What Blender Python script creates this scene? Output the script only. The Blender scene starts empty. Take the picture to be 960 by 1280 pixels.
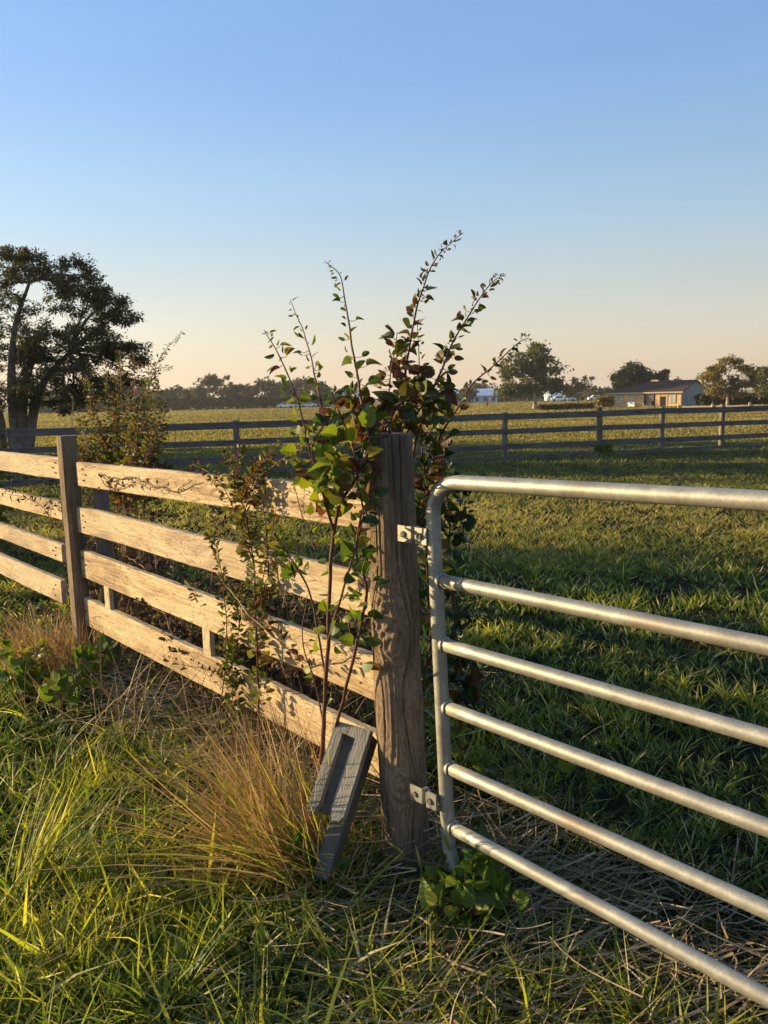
import bpy, math, random
import numpy as np
from mathutils import Vector, Matrix, noise as mnoise
random.seed(7); rng = np.random.default_rng(7)
R = math.radians
S = bpy.context.scene
COL = S.collection

# ------------------------------------------------------------------ camera, sky, sun
F = 962.0; PITCH = R(8.5); ROLL = R(1.35); EYE = Vector((0, 0, 1.45))
fw = Vector((0, math.cos(PITCH), -math.sin(PITCH)))
r0 = Vector((1, 0, 0)); u0 = Vector((0, math.sin(PITCH), math.cos(PITCH)))
rt = r0*math.cos(ROLL) - u0*math.sin(ROLL); up = u0*math.cos(ROLL) + r0*math.sin(ROLL)
cd = bpy.data.cameras.new('camera'); cam = bpy.data.objects.new('camera', cd); COL.objects.link(cam)
m = Matrix((rt, up, -fw)).transposed().to_4x4(); m.translation = EYE; cam.matrix_world = m
cd.sensor_fit = 'VERTICAL'; cd.sensor_height = 36.0; cd.lens = 36.0*F/1280.0
cd.clip_start = 0.05; cd.clip_end = 5000
S.camera = cam

SUN_EL = R(11.5); SUN_DIR = Vector((-math.cos(SUN_EL)*0.977, math.cos(SUN_EL)*0.21, math.sin(SUN_EL))).normalized()
W = bpy.data.worlds.new('World'); S.world = W; W.use_nodes = True
nt = W.node_tree; nt.nodes.clear()
sky = nt.nodes.new('ShaderNodeTexSky'); sky.sky_type = 'NISHITA'; sky.sun_disc = False
sky.sun_elevation = SUN_EL; sky.sun_rotation = math.atan2(SUN_DIR.x, SUN_DIR.y)
sky.air_density = 1.0; sky.dust_density = 1.6; sky.ozone_density = 2.5; sky.altitude = 50
bg = nt.nodes.new('ShaderNodeBackground'); bg.inputs[1].default_value = 0.15
wo = nt.nodes.new('ShaderNodeOutputWorld')
def wn(t, **k):
    x = nt.nodes.new(t)
    for a, v in k.items(): setattr(x, a, v)
    return x
wtc = wn('ShaderNodeTexCoord'); wsp = wn('ShaderNodeSeparateXYZ'); nt.links.new(wtc.outputs['Generated'], wsp.inputs[0])
wr = wn('ShaderNodeValToRGB'); nt.links.new(wsp.outputs['Z'], wr.inputs[0]); wr.color_ramp.interpolation = 'B_SPLINE'
SKY = [(0.0, (.90,.64,.42)), (0.05, (.84,.67,.49)), (0.13, (.64,.66,.60)), (0.22, (.42,.60,.77)), (0.36, (.24,.46,.83)), (1.0, (.12,.25,.60))]
we = wr.color_ramp.elements
while len(we) < len(SKY): we.new(.5)
for i, (p_, c_) in enumerate(SKY): we[i].position = p_; we[i].color = (*c_, 1)
wd = wn('ShaderNodeVectorMath', operation='DOT_PRODUCT'); wd.inputs[1].default_value = (-1, 0, 0); nt.links.new(wtc.outputs['Generated'], wd.inputs[0])
wm = wn('ShaderNodeMapRange'); wm.inputs[1].default_value = -1; wm.inputs[2].default_value = 1; wm.inputs[3].default_value = 2.35; wm.inputs[4].default_value = 4.15; nt.links.new(wd.outputs['Value'], wm.inputs[0])
wv = wn('ShaderNodeVectorMath', operation='SCALE'); nt.links.new(wr.outputs[0], wv.inputs[0]); nt.links.new(wm.outputs[0], wv.inputs['Scale'])
wx = wn('ShaderNodeMix', data_type='RGBA'); wx.inputs[0].default_value = 0.8
wmp = wn('ShaderNodeMapping'); wmp.inputs['Scale'].default_value = (1.2, 1.2, 7.0); nt.links.new(wtc.outputs['Generated'], wmp.inputs[0])
wz = wn('ShaderNodeTexNoise'); wz.inputs['Scale'].default_value = 1.6; wz.inputs['Detail'].default_value = 5.0; nt.links.new(wmp.outputs[0], wz.inputs['Vector'])
wq = wn('ShaderNodeMapRange'); wq.inputs[1].default_value = 0.3; wq.inputs[2].default_value = 0.7; wq.inputs[3].default_value = 0.965; wq.inputs[4].default_value = 1.035; nt.links.new(wz.outputs[0], wq.inputs[0])
wv2 = wn('ShaderNodeVectorMath', operation='SCALE'); nt.links.new(wv.outputs[0], wv2.inputs[0]); nt.links.new(wq.outputs[0], wv2.inputs['Scale'])
nt.links.new(sky.outputs[0], wx.inputs[6]); nt.links.new(wv2.outputs[0], wx.inputs[7]); nt.links.new(wx.outputs[2], bg.inputs[0]); nt.links.new(bg.outputs[0], wo.inputs[0])
sl = bpy.data.lights.new('sun', 'SUN'); sl.energy = 5.0; sl.angle = R(0.5); sl.color = (1.0, 0.76, 0.41)
so = bpy.data.objects.new('sun', sl); COL.objects.link(so)
so.rotation_euler = SUN_DIR.to_track_quat('Z', 'Y').to_euler()
S.view_settings.view_transform = 'Standard'; S.view_settings.look = 'None'
S.view_settings.gamma = 1.0; S.view_settings.exposure = 1.1; S.view_settings.use_curve_mapping = False
S.cycles.max_bounces = 6; S.cycles.transparent_max_bounces = 4; S.cycles.transmission_bounces = 3

# ------------------------------------------------------------------ geometry helpers
def ray(px, py):
    return (fw + rt*((px-480)/F) - up*((py-640)/F))
def P(px, py, Y):
    d = ray(px, py); return EYE + d*(Y/d.y)
def zg(x, y):
    t = np.clip((np.hypot(x, y)-22)/70.0, 0, 1); t = t*t*(3-2*t)
    return -1.0*t
def G(px, py):
    d = ray(px, py); z = 0.0
    for _ in range(8):
        t = (z-EYE.z)/d.z; q = EYE + d*t; z = float(zg(q.x, q.y))
    return q
PC = Vector((0.078, 2.225, 0)); FD = Vector((0.69, -0.724, 0)).normalized(); FN = Vector((-FD.y, FD.x, 0))*-1  # FN faces the camera side
def LP(px, py, off=0.0):
    d = ray(px, py); o = PC + FN*off
    t = (o-EYE).dot(FN)/d.dot(FN); return EYE + d*t
def line_s(p): return (p-PC).dot(FD)

def mesh_np(name, V, faces_flat, sizes, mat, parent=None, smooth=False, attrs=None):
    me = bpy.data.meshes.new(name)
    V = np.asarray(V, np.float32); faces_flat = np.asarray(faces_flat, np.int32); sizes = np.asarray(sizes, np.int32)
    me.vertices.add(len(V)); me.vertices.foreach_set('co', V.ravel())
    me.loops.add(len(faces_flat)); me.loops.foreach_set('vertex_index', faces_flat)
    me.polygons.add(len(sizes)); st = np.zeros(len(sizes), np.int32); st[1:] = np.cumsum(sizes)[:-1]
    me.polygons.foreach_set('loop_start', st)
    try: me.polygons.foreach_set('loop_total', sizes)
    except Exception: pass
    me.polygons.foreach_set('use_smooth', np.full(len(sizes), bool(smooth)))
    me.update(calc_edges=True)
    for k, a in (attrs or {}).items():
        at = me.attributes.new(k, 'FLOAT', 'POINT'); at.data.foreach_set('value', np.asarray(a, np.float32))
    if mat: me.materials.append(mat)
    o = bpy.data.objects.new(name, me); COL.objects.link(o)
    if parent is not None: o.parent = parent
    return o
class MB:
    def __init__(s): s.V = []; s.Fc = []
    def add(s, V, Fc):
        b = len(s.V); s.V += [tuple(v) for v in V]; s.Fc += [[i+b for i in f] for f in Fc]
    def box(s, c, e, rot=None, bev=0.0):
        c = Vector(c); e = [max(x, 1e-4)/2 for x in e]; b = min(bev, min(e)*0.8)
        rot = rot or Matrix.Identity(3)
        if b <= 0:
            V = [(sx*e[0], sy*e[1], sz*e[2]) for sx in (-1,1) for sy in (-1,1) for sz in (-1,1)]
            Fc = [(0,1,3,2),(4,6,7,5),(0,4,5,1),(2,3,7,6),(0,2,6,4),(1,5,7,3)]
        else:
            V = []; idx = {}
            for sx in (-1,1):
                for sy in (-1,1):
                    for sz in (-1,1):
                        for a in range(3):
                            q = [sx*(e[0]-b), sy*(e[1]-b), sz*(e[2]-b)]; q[a] = (sx,sy,sz)[a]*e[a]
                            idx[(sx,sy,sz,a)] = len(V); V.append(tuple(q))
            Fc = []
            for a in range(3):
                o1, o2 = (a+1)%3, (a+2)%3
                for sg in (-1,1):
                    f = []
                    for p, q in ((-1,-1),(1,-1),(1,1),(-1,1)):
                        k = [0,0,0]; k[a] = sg; k[o1] = p; k[o2] = q; f.append(idx[(*k, a)])
                    Fc.append(f if sg > 0 else f[::-1])
            for a in range(3):
                o1, o2 = (a+1)%3, (a+2)%3
                for p in (-1,1):
                    for q in (-1,1):
                        k0 = [0,0,0]; k1 = [0,0,0]; k0[a] = -1; k1[a] = 1
                        for k in (k0, k1): k[o1] = p; k[o2] = q
                        f = [idx[(*k0,o1)], idx[(*k1,o1)], idx[(*k1,o2)], idx[(*k0,o2)]]
                        Fc.append(f if p*q > 0 else f[::-1])
            for sx in (-1,1):
                for sy in (-1,1):
                    for sz in (-1,1):
                        f = [idx[(sx,sy,sz,0)], idx[(sx,sy,sz,1)], idx[(sx,sy,sz,2)]]
                        Fc.append(f if sx*sy*sz > 0 else f[::-1])
        s.add([c + rot @ Vector(v) for v in V], Fc); return s
    def tube(s, pts, rad, n=8, cap=True):
        pts = [Vector(p) for p in pts]; N = len(pts)
        if not hasattr(rad, '__len__'): rad = [rad]*N
        t0 = (pts[1]-pts[0]).normalized(); a = t0.orthogonal().normalized(); V = []; 
        for i, p in enumerate(pts):
            t = (pts[min(i+1,N-1)]-pts[max(i-1,0)])
            t = t.normalized() if t.length > 1e-9 else t0
            a = (a - t*a.dot(t)); a = a.normalized() if a.length > 1e-6 else t.orthogonal().normalized()
            b = t.cross(a)
            for k in range(n):
                w = 2*math.pi*k/n; V.append(p + (a*math.cos(w) + b*math.sin(w))*rad[i])
        Fc = []
        for i in range(N-1):
            for k in range(n):
                k2 = (k+1)%n; Fc.append((i*n+k, i*n+k2, (i+1)*n+k2, (i+1)*n+k))
        if cap: Fc += [tuple(range(n))[::-1], tuple((N-1)*n+k for k in range(n))]
        s.add(V, Fc); return s
    def prism(s, prof, p0, ax, ay, az, L):   # profile in (ax,az), extruded along ay
        n = len(prof); V = []
        for k in (0, 1):
            for (x, z) in prof: V.append(Vector(p0) + ax*x + az*z + ay*(L*k))
        Fc = [tuple(range(n))[::-1], tuple(range(n, 2*n))] + [(i, (i+1)%n, n+(i+1)%n, n+i) for i in range(n)]
        s.add(V, Fc); return s
    def build(s, name, mat, parent=None, smooth=False, mw=None):
        fl = [i for f in s.Fc for i in f]
        o = mesh_np(name, np.array(s.V), fl, [len(f) for f in s.Fc], mat, parent, smooth)
        if mw is not None: o.matrix_world = mw
        return o
def catmull(pts, n=8):
    pts = [Vector(p) for p in pts]; Q = [pts[0]*2-pts[1]] + pts + [pts[-1]*2-pts[-2]]; out = []
    for i in range(1, len(Q)-2):
        for k in range(n):
            t = k/n; a, b, c, d = Q[i-1:i+3]
            out.append(0.5*((2*b) + (c-a)*t + (2*a-5*b+4*c-d)*t*t + (3*b-a-3*c+d)*t**3))
    out.append(pts[-1]); return out
def tag(o, label=None, cat=None, group=None, kind=None):
    if label: o['label'] = label
    if cat: o['category'] = cat
    if group: o['group'] = group
    if kind: o['kind'] = kind
    return o
def thing(name, label, cat, loc=(0,0,0), rz=0, group=None):
    o = bpy.data.objects.new(name, None); o.empty_display_size = 0.1; COL.objects.link(o)
    o.location = loc; o.rotation_euler = (0, 0, rz); return tag(o, label, cat, group)
def adopt(o, parent):      # parent while keeping the mesh where it is (its data are in world space)
    o.parent = parent
    o.matrix_parent_inverse = (Matrix.Translation(parent.location) @ parent.rotation_euler.to_matrix().to_4x4()).inverted()
    return o

# template scatter: copies of one small shape, each with its own frame, merged into one mesh
def rand_frames(n, upb=0.3):
    z = rng.normal(size=(n,3)); z[:,2] = np.abs(z[:,2])*0.6 + upb; z /= np.linalg.norm(z, axis=1)[:,None]
    y = rng.normal(size=(n,3)); y -= z*(y*z).sum(1)[:,None]; y /= np.linalg.norm(y, axis=1)[:,None]
    x = np.cross(y, z); return np.stack([x, y, z], axis=2)
def frames_from(ydir, upb=0.5):
    n = len(ydir); y = ydir/np.linalg.norm(ydir, axis=1)[:,None]
    z = rng.normal(size=(n,3))*0.6; z[:,2] += upb; z -= y*(y*z).sum(1)[:,None]; z /= np.linalg.norm(z, axis=1)[:,None]
    return np.stack([np.cross(y, z), y, z], axis=2)
def leaf_template():
    ts = [.04,.12,.2,.3,.4,.5,.6,.7,.8,.88,.95]; V = [(0,0,0)]; n = len(ts)
    for sg in (1, -1):
        for i, t in enumerate(ts):
            w = .40*math.sin(math.pi*t**.82)**.62*(1+(.09 if i % 2 else -.05)); V.append((sg*w, t-(.02 if i % 2 else 0), .10*w))
    V.append((0,1.02,0)); mid = [.2,.45,.7]; m0 = len(V)
    V += [(0,t,-.015) for t in mid]; Fc = []
    def side(o, flip):
        e = [0]+[o+i for i in range(n)]+[2*n+1]
        f = [[0,e[1],e[2],e[3],m0],[m0,e[3],e[4],e[5],e[6],m0+1],[m0+1,e[6],e[7],e[8],m0+2],[m0+2,e[8],e[9],e[10],e[11],e[12]]]
        return [g[::-1] if flip else g for g in f]
    return np.array(V), side(1, False)+side(1+n, True)
LEAF_V, LEAF_F = leaf_template()
NARROW_V = np.array([(0,0,0),(.13,.4,.03),(0,1,-.02),(-.13,.4,.03)]); NARROW_F = [(0,1,2,3)]
CLUMP_V = np.array([(0,0,0),(.28,.35,.06),(.12,1,0),(-.2,.5,.05),(-.5,.8,.1),(-.35,.25,-.1),(.55,.75,-.1),(.4,.2,.1)]); CLUMP_F = [(0,1,2,3),(0,3,4,5),(0,7,6,1)]
def scatter(name, TV, TF, pos, fr, sc, mat, parent=None, rnd=None, smooth=False, curl=0.0):
    pos = np.asarray(pos, float); n = len(pos); k = len(TV); sc = np.broadcast_to(np.asarray(sc, float), (n,))
    TT = np.repeat(TV[None], n, 0).copy()
    if curl: TT[:,:,2] += rng.normal(0.35,.5,n)[:,None]*curl*np.abs(TV[None,:,0]) + rng.normal(-.25,.4,n)[:,None]*curl*TV[None,:,1]**2 + rng.normal(0,.35,n)[:,None]*curl*TV[None,:,0]*TV[None,:,1]
    V = np.einsum('nij,nkj->nki', fr, TT)*sc[:,None,None] + pos[:,None,:]
    tf = np.array([i for f in TF for i in f]); fl = (tf[None,:] + (np.arange(n)*k)[:,None]).ravel()
    sz = np.tile([len(f) for f in TF], n)
    if rnd is None: rnd = rng.random(n)
    o = mesh_np(name, V.reshape(-1,3), fl, sz, mat, None, smooth, {'rnd': np.repeat(rnd, k)})
    if parent is not None: adopt(o, parent)
    return o
def blades(name, base, h, w, az, lean, curv, mat, segs=3, parent=None, rnd=None, twist=None):
    base = np.asarray(base, float); n = len(base)
    L = np.stack([np.cos(az), np.sin(az), np.zeros(n)], 1)
    tw = rng.uniform(0, np.pi, n) if twist is None else twist
    Sd = np.stack([np.cos(tw), np.sin(tw), np.zeros(n)], 1)
    rows = []
    for i in range(segs+1):
        t = i/segs
        c = base + np.array([0,0,1.0])*(h*(t - 0.35*np.abs(curv)*t*t))[:,None] + L*(h*(lean*t + curv*t*t))[:,None]
        if i < segs:
            ww = w*(0.75+0.5*t if t < 0.5 else 1.0*(1-t)*2*0.9+0.1)/2
            rows.append(c - Sd*ww[:,None]); rows.append(c + Sd*ww[:,None])
        else: rows.append(c)
    V = np.stack(rows, 1); k = V.shape[1]; TF = [(2*i, 2*i+1, 2*i+3, 2*i+2) for i in range(segs-1)] + [(2*segs-2, 2*segs-1, 2*segs)]
    tf = np.array([i for f in TF for i in f]); fl = (tf[None,:] + (np.arange(n)*k)[:,None]).ravel()
    sz = np.tile([len(f) for f in TF], n)
    if rnd is None: rnd = rng.random(n)
    o = mesh_np(name, V.reshape(-1,3), fl, sz, mat, None, False, {'rnd': np.repeat(rnd, k), 'tt': np.tile([i/segs for i in range(segs) for _ in (0,1)] + [1.0], n)})
    if parent is not None: adopt(o, parent)
    return o

# ------------------------------------------------------------------ materials
def newmat(name):
    mt = bpy.data.materials.new(name); mt.use_nodes = True; n = mt.node_tree; n.nodes.clear()
    out = n.nodes.new('ShaderNodeOutputMaterial'); return mt, n, out
def N(n, t, **kw):
    x = n.nodes.new(t)
    for k, v in kw.items():
        if k.startswith('i_'):
            key = k[2:]; x.inputs[int(key) if key.isdigit() else key.replace('_', ' ')].default_value = v
        else: setattr(x, k, v)
    return x
def ramp(n, fac, stops, interp='LINEAR'):
    r = n.nodes.new('ShaderNodeValToRGB'); r.color_ramp.interpolation = interp; e = r.color_ramp.elements
    while len(e) < len(stops): e.new(0.5)
    for i, (p, c) in enumerate(stops): e[i].position = p; e[i].color = (*c, 1)
    n.links.new(fac, r.inputs[0]); return r.outputs[0]
def mixc(n, fac, a, b, mode='MIX'):
    x = n.nodes.new('ShaderNodeMix'); x.data_type = 'RGBA'; x.blend_type = mode
    for s, v in ((x.inputs[0], fac), (x.inputs[6], a), (x.inputs[7], b)):
        if isinstance(v, (int, float)): s.default_value = v
        elif isinstance(v, tuple): s.default_value = (*v, 1)
        else: n.links.new(v, s)
    return x.outputs[2]
def leafmat(name, stops, transl=0.35, rough=0.5, noise_amt=0.0, tcol=None, tip=None):
    mt, n, out = newmat(name)
    at = N(n, 'ShaderNodeAttribute', attribute_name='rnd')
    col = ramp(n, at.outputs['Fac'], stops)
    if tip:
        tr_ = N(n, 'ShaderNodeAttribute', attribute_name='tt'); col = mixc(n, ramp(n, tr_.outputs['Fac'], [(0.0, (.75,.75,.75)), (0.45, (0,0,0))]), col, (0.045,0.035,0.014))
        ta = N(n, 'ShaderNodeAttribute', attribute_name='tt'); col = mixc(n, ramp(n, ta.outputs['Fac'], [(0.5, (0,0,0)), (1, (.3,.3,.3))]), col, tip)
    p = N(n, 'ShaderNodeBsdfPrincipled', i_Roughness=rough); p.inputs['Specular IOR Level'].default_value = 0.25
    n.links.new(col, p.inputs['Base Color'])
    t = N(n, 'ShaderNodeBsdfTranslucent'); tc = mixc(n, 1.0, col, tcol or (1.5, 1.6, 0.6), 'MULTIPLY'); n.links.new(tc, t.inputs[0])
    mx = N(n, 'ShaderNodeMixShader', i_0=transl); n.links.new(p.outputs[0], mx.inputs[1]); n.links.new(t.outputs[0], mx.inputs[2])
    n.links.new(mx.outputs[0], out.inputs[0]); return mt
def plain(name, col, rough=0.8, metal=0.0, var=0.25, scale=8.0, bump=0.2, spec=0.3):
    mt, n, out = newmat(name)
    tc = N(n, 'ShaderNodeTexCoord'); nz = N(n, 'ShaderNodeTexNoise', i_Scale=scale, i_Detail=6.0, i_Roughness=0.65)
    n.links.new(tc.outputs['Object'], nz.inputs['Vector'])
    c = ramp(n, nz.outputs[0], [(0.3, tuple(x*(1-var) for x in col)), (0.7, tuple(min(1, x*(1+var)) for x in col))])
    p = N(n, 'ShaderNodeBsdfPrincipled', i_Roughness=rough, i_Metallic=metal); n.links.new(c, p.inputs['Base Color']); p.inputs['Specular IOR Level'].default_value = spec
    b = N(n, 'ShaderNodeBump', i_Strength=bump, i_Distance=0.01); n.links.new(nz.outputs[0], b.inputs['Height']); n.links.new(b.outputs[0], p.inputs['Normal'])
    n.links.new(p.outputs[0], out.inputs[0]); return mt
def woodmat(name, light, mid, dark, axis='X', vein=0.6, gs=1.0, bump=0.35):
    mt, n, out = newmat(name)
    tc = N(n, 'ShaderNodeTexCoord'); oi = N(n, 'ShaderNodeObjectInfo')
    ofs = N(n, 'ShaderNodeVectorMath', operation='SCALE'); ofs.inputs[0].default_value = (7.3, 3.1, 5.7); n.links.new(oi.outputs['Random'], ofs.inputs['Scale'])
    ad = N(n, 'ShaderNodeVectorMath', operation='ADD'); n.links.new(tc.outputs['Object'], ad.inputs[0]); n.links.new(ofs.outputs[0], ad.inputs[1])
    def mp(s):
        x = N(n, 'ShaderNodeMapping'); x.inputs['Scale'].default_value = s if axis == 'X' else (s[1], s[2], s[0]); n.links.new(ad.outputs[0], x.inputs[0]); return x.outputs[0]
    fib = N(n, 'ShaderNodeTexNoise', i_Scale=1.0, i_Detail=5.0, i_Roughness=0.7); n.links.new(mp((5*gs, 160*gs, 160*gs)), fib.inputs['Vector'])
    big = N(n, 'ShaderNodeTexNoise', i_Scale=1.0, i_Detail=3.0, i_Roughness=0.55, i_Distortion=0.6); n.links.new(mp((2.2*gs, 9*gs, 9*gs)), big.inputs['Vector'])
    wv = N(n, 'ShaderNodeTexNoise', i_Scale=1.0, i_Detail=2.5, i_Distortion=2.2); n.links.new(mp((2.6*gs, 12*gs, 12*gs)), wv.inputs['Vector'])
    # growth-ring lines: contour bands of a stretched noise field
    mul = N(n, 'ShaderNodeMath', operation='MULTIPLY', i_1=22.0); n.links.new(wv.outputs[0], mul.inputs[0])
    fr = N(n, 'ShaderNodeMath', operation='PINGPONG', i_1=1.0); n.links.new(mul.outputs[0], fr.inputs[0])
    line = ramp(n, fr.outputs[0], [(0.0, (1,1,1)), (0.22, (0.15,0.15,0.15)), (0.5, (0,0,0))])
    c1 = ramp(n, big.outputs[0], [(0.36, dark), (0.47, mid), (0.56, light)])
    c2 = mixc(n, 0.5, c1, ramp(n, fib.outputs[0], [(0.35, dark), (0.6, light)]))
    msk = N(n, 'ShaderNodeMath', operation='MULTIPLY', i_1=vein); n.links.new(line, msk.inputs[0])
    c3 = mixc(n, msk.outputs[0], c2, tuple(x*0.75 for x in dark))
    rr_ = N(n, 'ShaderNodeMapRange'); n.links.new(oi.outputs['Random'], rr_.inputs[0]); rr_.inputs[3].default_value = 0.0; rr_.inputs[4].default_value = 0.28
    gsc = N(n, 'ShaderNodeTexNoise', i_Scale=2.3, i_Detail=3.0); n.links.new(ad.outputs[0], gsc.inputs['Vector'])
    gm = N(n, 'ShaderNodeMath', operation='MULTIPLY'); n.links.new(rr_.outputs[0], gm.inputs[0]); n.links.new(ramp(n, gsc.outputs[0], [(0.38, (.3,.3,.3)), (0.6, (1,1,1))]), gm.inputs[1])
    lum = sum(mid)/3; c3 = mixc(n, gm.outputs[0], c3, (lum*.95, lum*.88, lum*.76))
    p = N(n, 'ShaderNodeBsdfPrincipled', i_Roughness=0.85); p.inputs['Specular IOR Level'].default_value = 0.2
    n.links.new(c3, p.inputs['Base Color'])
    hs = N(n, 'ShaderNodeMath', operation='ADD'); n.links.new(fib.outputs[0], hs.inputs[0]); 
    inv = N(n, 'ShaderNodeMath', operation='MULTIPLY', i_1=-0.5); n.links.new(line, inv.inputs[0]); n.links.new(inv.outputs[0], hs.inputs[1])
    b = N(n, 'ShaderNodeBump', i_Strength=bump, i_Distance=0.006); n.links.new(hs.outputs[0], b.inputs['Height']); n.links.new(b.outputs[0], p.inputs['Normal'])
    n.links.new(p.outputs[0], out.inputs[0]); return mt
M = {}
M['rail'] = woodmat('pale_board', (0.60,0.465,0.27), (0.45,0.32,0.17), (0.16,0.09,0.045), vein=0.8)
M['post'] = woodmat('weathered_post', (0.29,0.20,0.12), (0.175,0.115,0.068), (0.065,0.042,0.026), axis='Z', vein=0.45, bump=0.7)
M['darkwood'] = woodmat('dark_rail', (0.17,0.155,0.135), (0.115,0.105,0.095), (0.06,0.055,0.05), vein=0.3)
M['darkpost'] = woodmat('dark_post', (0.24,0.20,0.15), (0.16,0.13,0.10), (0.08,0.065,0.05), axis='Z', vein=0.3)
M['block_face'] = woodmat('block_face', (0.40,0.36,0.26), (0.27,0.24,0.175), (0.13,0.11,0.08), axis='Z', vein=0.5, bump=0.6)
M['block_body'] = plain('block_body', (0.105,0.095,0.075), 0.9, 0, 0.4, 14)
M['block_panel'] = plain('block_panel', (0.21,0.20,0.17), 0.85, 0, 0.5, 30, 0.5)
M['rust'] = plain('rusty_nail', (0.075,0.04,0.025), 0.7)
M['bark'] = plain('bark', (0.13,0.11,0.09), 0.9, 0, 0.45, 5, 0.8)
M['palebark'] = plain('pale_bark', (0.30,0.25,0.20), 0.9, 0, 0.35, 3, 0.6)
M['stem'] = plain('red_stem', (0.095,0.036,0.022), 0.55, 0, 0.4, 30)
M['drystem'] = plain('dry_stem', (0.30,0.20,0.11), 0.8, 0, 0.4, 20)
def galv():
    mt, n, out = newmat('galvanised'); tc = N(n, 'ShaderNodeTexCoord')
    nz = N(n, 'ShaderNodeTexNoise', i_Scale=22.0, i_Detail=6.0, i_Roughness=0.7); n.links.new(tc.outputs['Object'], nz.inputs['Vector'])
    v = N(n, 'ShaderNodeTexVoronoi', i_Scale=240.0); n.links.new(tc.outputs['Object'], v.inputs['Vector'])
    n2 = N(n, 'ShaderNodeTexNoise', i_Scale=5.0, i_Detail=4.0); n.links.new(tc.outputs['Object'], n2.inputs['Vector'])
    c = ramp(n, nz.outputs[0], [(0.3, (0.25,0.24,0.20)), (0.7, (0.38,0.365,0.30))])
    bw = N(n, 'ShaderNodeRGBToBW'); n.links.new(v.outputs['Color'], bw.inputs[0]); c = mixc(n, 0.14, c, bw.outputs[0], 'OVERLAY')
    dirt = ramp(n, n2.outputs[0], [(0.52, (0,0,0)), (0.72, (0.65,0.65,0.65))]); c = mixc(n, dirt, c, (0.20,0.15,0.10))
    p = N(n, 'ShaderNodeBsdfPrincipled', i_Metallic=0.55); n.links.new(c, p.inputs['Base Color'])
    rr = N(n, 'ShaderNodeMapRange'); rr.inputs[3].default_value = 0.40; rr.inputs[4].default_value = 0.62; n.links.new(nz.outputs[0], rr.inputs[0]); n.links.new(rr.outputs[0], p.inputs['Roughness'])
    b = N(n, 'ShaderNodeBump', i_Strength=0.25, i_Distance=0.002); n.links.new(nz.outputs[0], b.inputs['Height']); n.links.new(b.outputs[0], p.inputs['Normal'])
    n.links.new(p.outputs[0], out.inputs[0]); return mt
M['galv'] = galv()
M['leaf_vine'] = leafmat('vine_leaf', [(0, (0.03,0.06,0.018)), (0.3, (0.08,0.12,0.018)), (0.6, (0.18,0.205,0.02)), (0.86, (0.22,0.16,0.025)), (0.93, (0.13,0.045,0.025)), (1, (0.07,0.03,0.025))], 0.42, 0.45)
M['leaf_dark'] = leafmat('dark_leaf', [(0, (0.02,0.045,0.018)), (0.5, (0.035,0.06,0.022)), (0.8, (0.07,0.06,0.02)), (1, (0.09,0.035,0.022))], 0.25, 0.4)
M['leaf_red'] = leafmat('bronze_leaf', [(0, (0.04,0.06,0.02)), (0.4, (0.10,0.10,0.02)), (0.7, (0.14,0.075,0.03)), (1, (0.12,0.04,0.025))], 0.35, 0.45)
M['leaf_small'] = leafmat('small_leaf', [(0, (0.05,0.065,0.025)), (0.3, (0.11,0.12,0.025)), (0.6, (0.17,0.15,0.03)), (0.85, (0.20,0.095,0.035)), (1, (0.14,0.045,0.03))], 0.35, 0.5)
M['leaf_brown'] = leafmat('dry_leaf', [(0, (0.05,0.03,0.018)), (0.5, (0.12,0.07,0.035)), (1, (0.22,0.13,0.06))], 0.25, 0.7, tcol=(1,1,1))
M['weed'] = leafmat('weed_leaf', [(0, (0.06,0.11,0.02)), (0.6, (0.12,0.17,0.022)), (1, (0.2,0.2,0.03))], 0.35, 0.45)
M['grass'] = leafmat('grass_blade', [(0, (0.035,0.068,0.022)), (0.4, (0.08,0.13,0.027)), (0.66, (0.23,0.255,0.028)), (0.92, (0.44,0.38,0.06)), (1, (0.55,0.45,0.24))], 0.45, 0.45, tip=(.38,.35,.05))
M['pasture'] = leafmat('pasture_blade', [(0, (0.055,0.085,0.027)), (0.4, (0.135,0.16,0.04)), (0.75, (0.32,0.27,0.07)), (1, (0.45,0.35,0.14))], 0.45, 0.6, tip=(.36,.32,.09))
M['farpasture'] = leafmat('far_pasture_blade', [(0, (0.15,0.12,0.045)), (0.5, (0.22,0.175,0.065)), (1, (0.31,0.235,0.10))], 0.4, 0.7)
M['straw'] = leafmat('straw', [(0, (0.16,0.11,0.055)), (0.5, (0.30,0.22,0.12)), (1, (0.50,0.40,0.24))], 0.2, 0.7, tcol=(1,1,1))
M['gold'] = leafmat('gold_grass', [(0, (0.20,0.115,0.04)), (0.5, (0.40,0.255,0.085)), (0.85, (0.52,0.38,0.15)), (1, (0.25,0.26,0.05))], 0.3, 0.6, tcol=(1.2,1.0,0.8))
M['tree'] = leafmat('tree_leaf', [(0, (0.028,0.034,0.014)), (0.55, (0.075,0.075,0.028)), (1, (0.17,0.14,0.05))], 0.28, 0.6)
M['tree_olive'] = leafmat('olive_leaf', [(0, (0.06,0.065,0.03)), (0.6, (0.12,0.12,0.045)), (1, (0.20,0.17,0.06))], 0.28, 0.6)
M['tree_deep'] = leafmat('deep_leaf', [(0, (0.02,0.032,0.014)), (1, (0.05,0.065,0.022))], 0.2, 0.6)
M['tree_gold'] = leafmat('golden_leaf', [(0, (0.11,0.085,0.03)), (0.6, (0.20,0.155,0.045)), (1, (0.28,0.20,0.06))], 0.3, 0.6)
M['tree_far'] = leafmat('far_leaf', [(0, (0.06,0.058,0.04)), (1, (0.14,0.12,0.075))], 0.2, 0.7)

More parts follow.
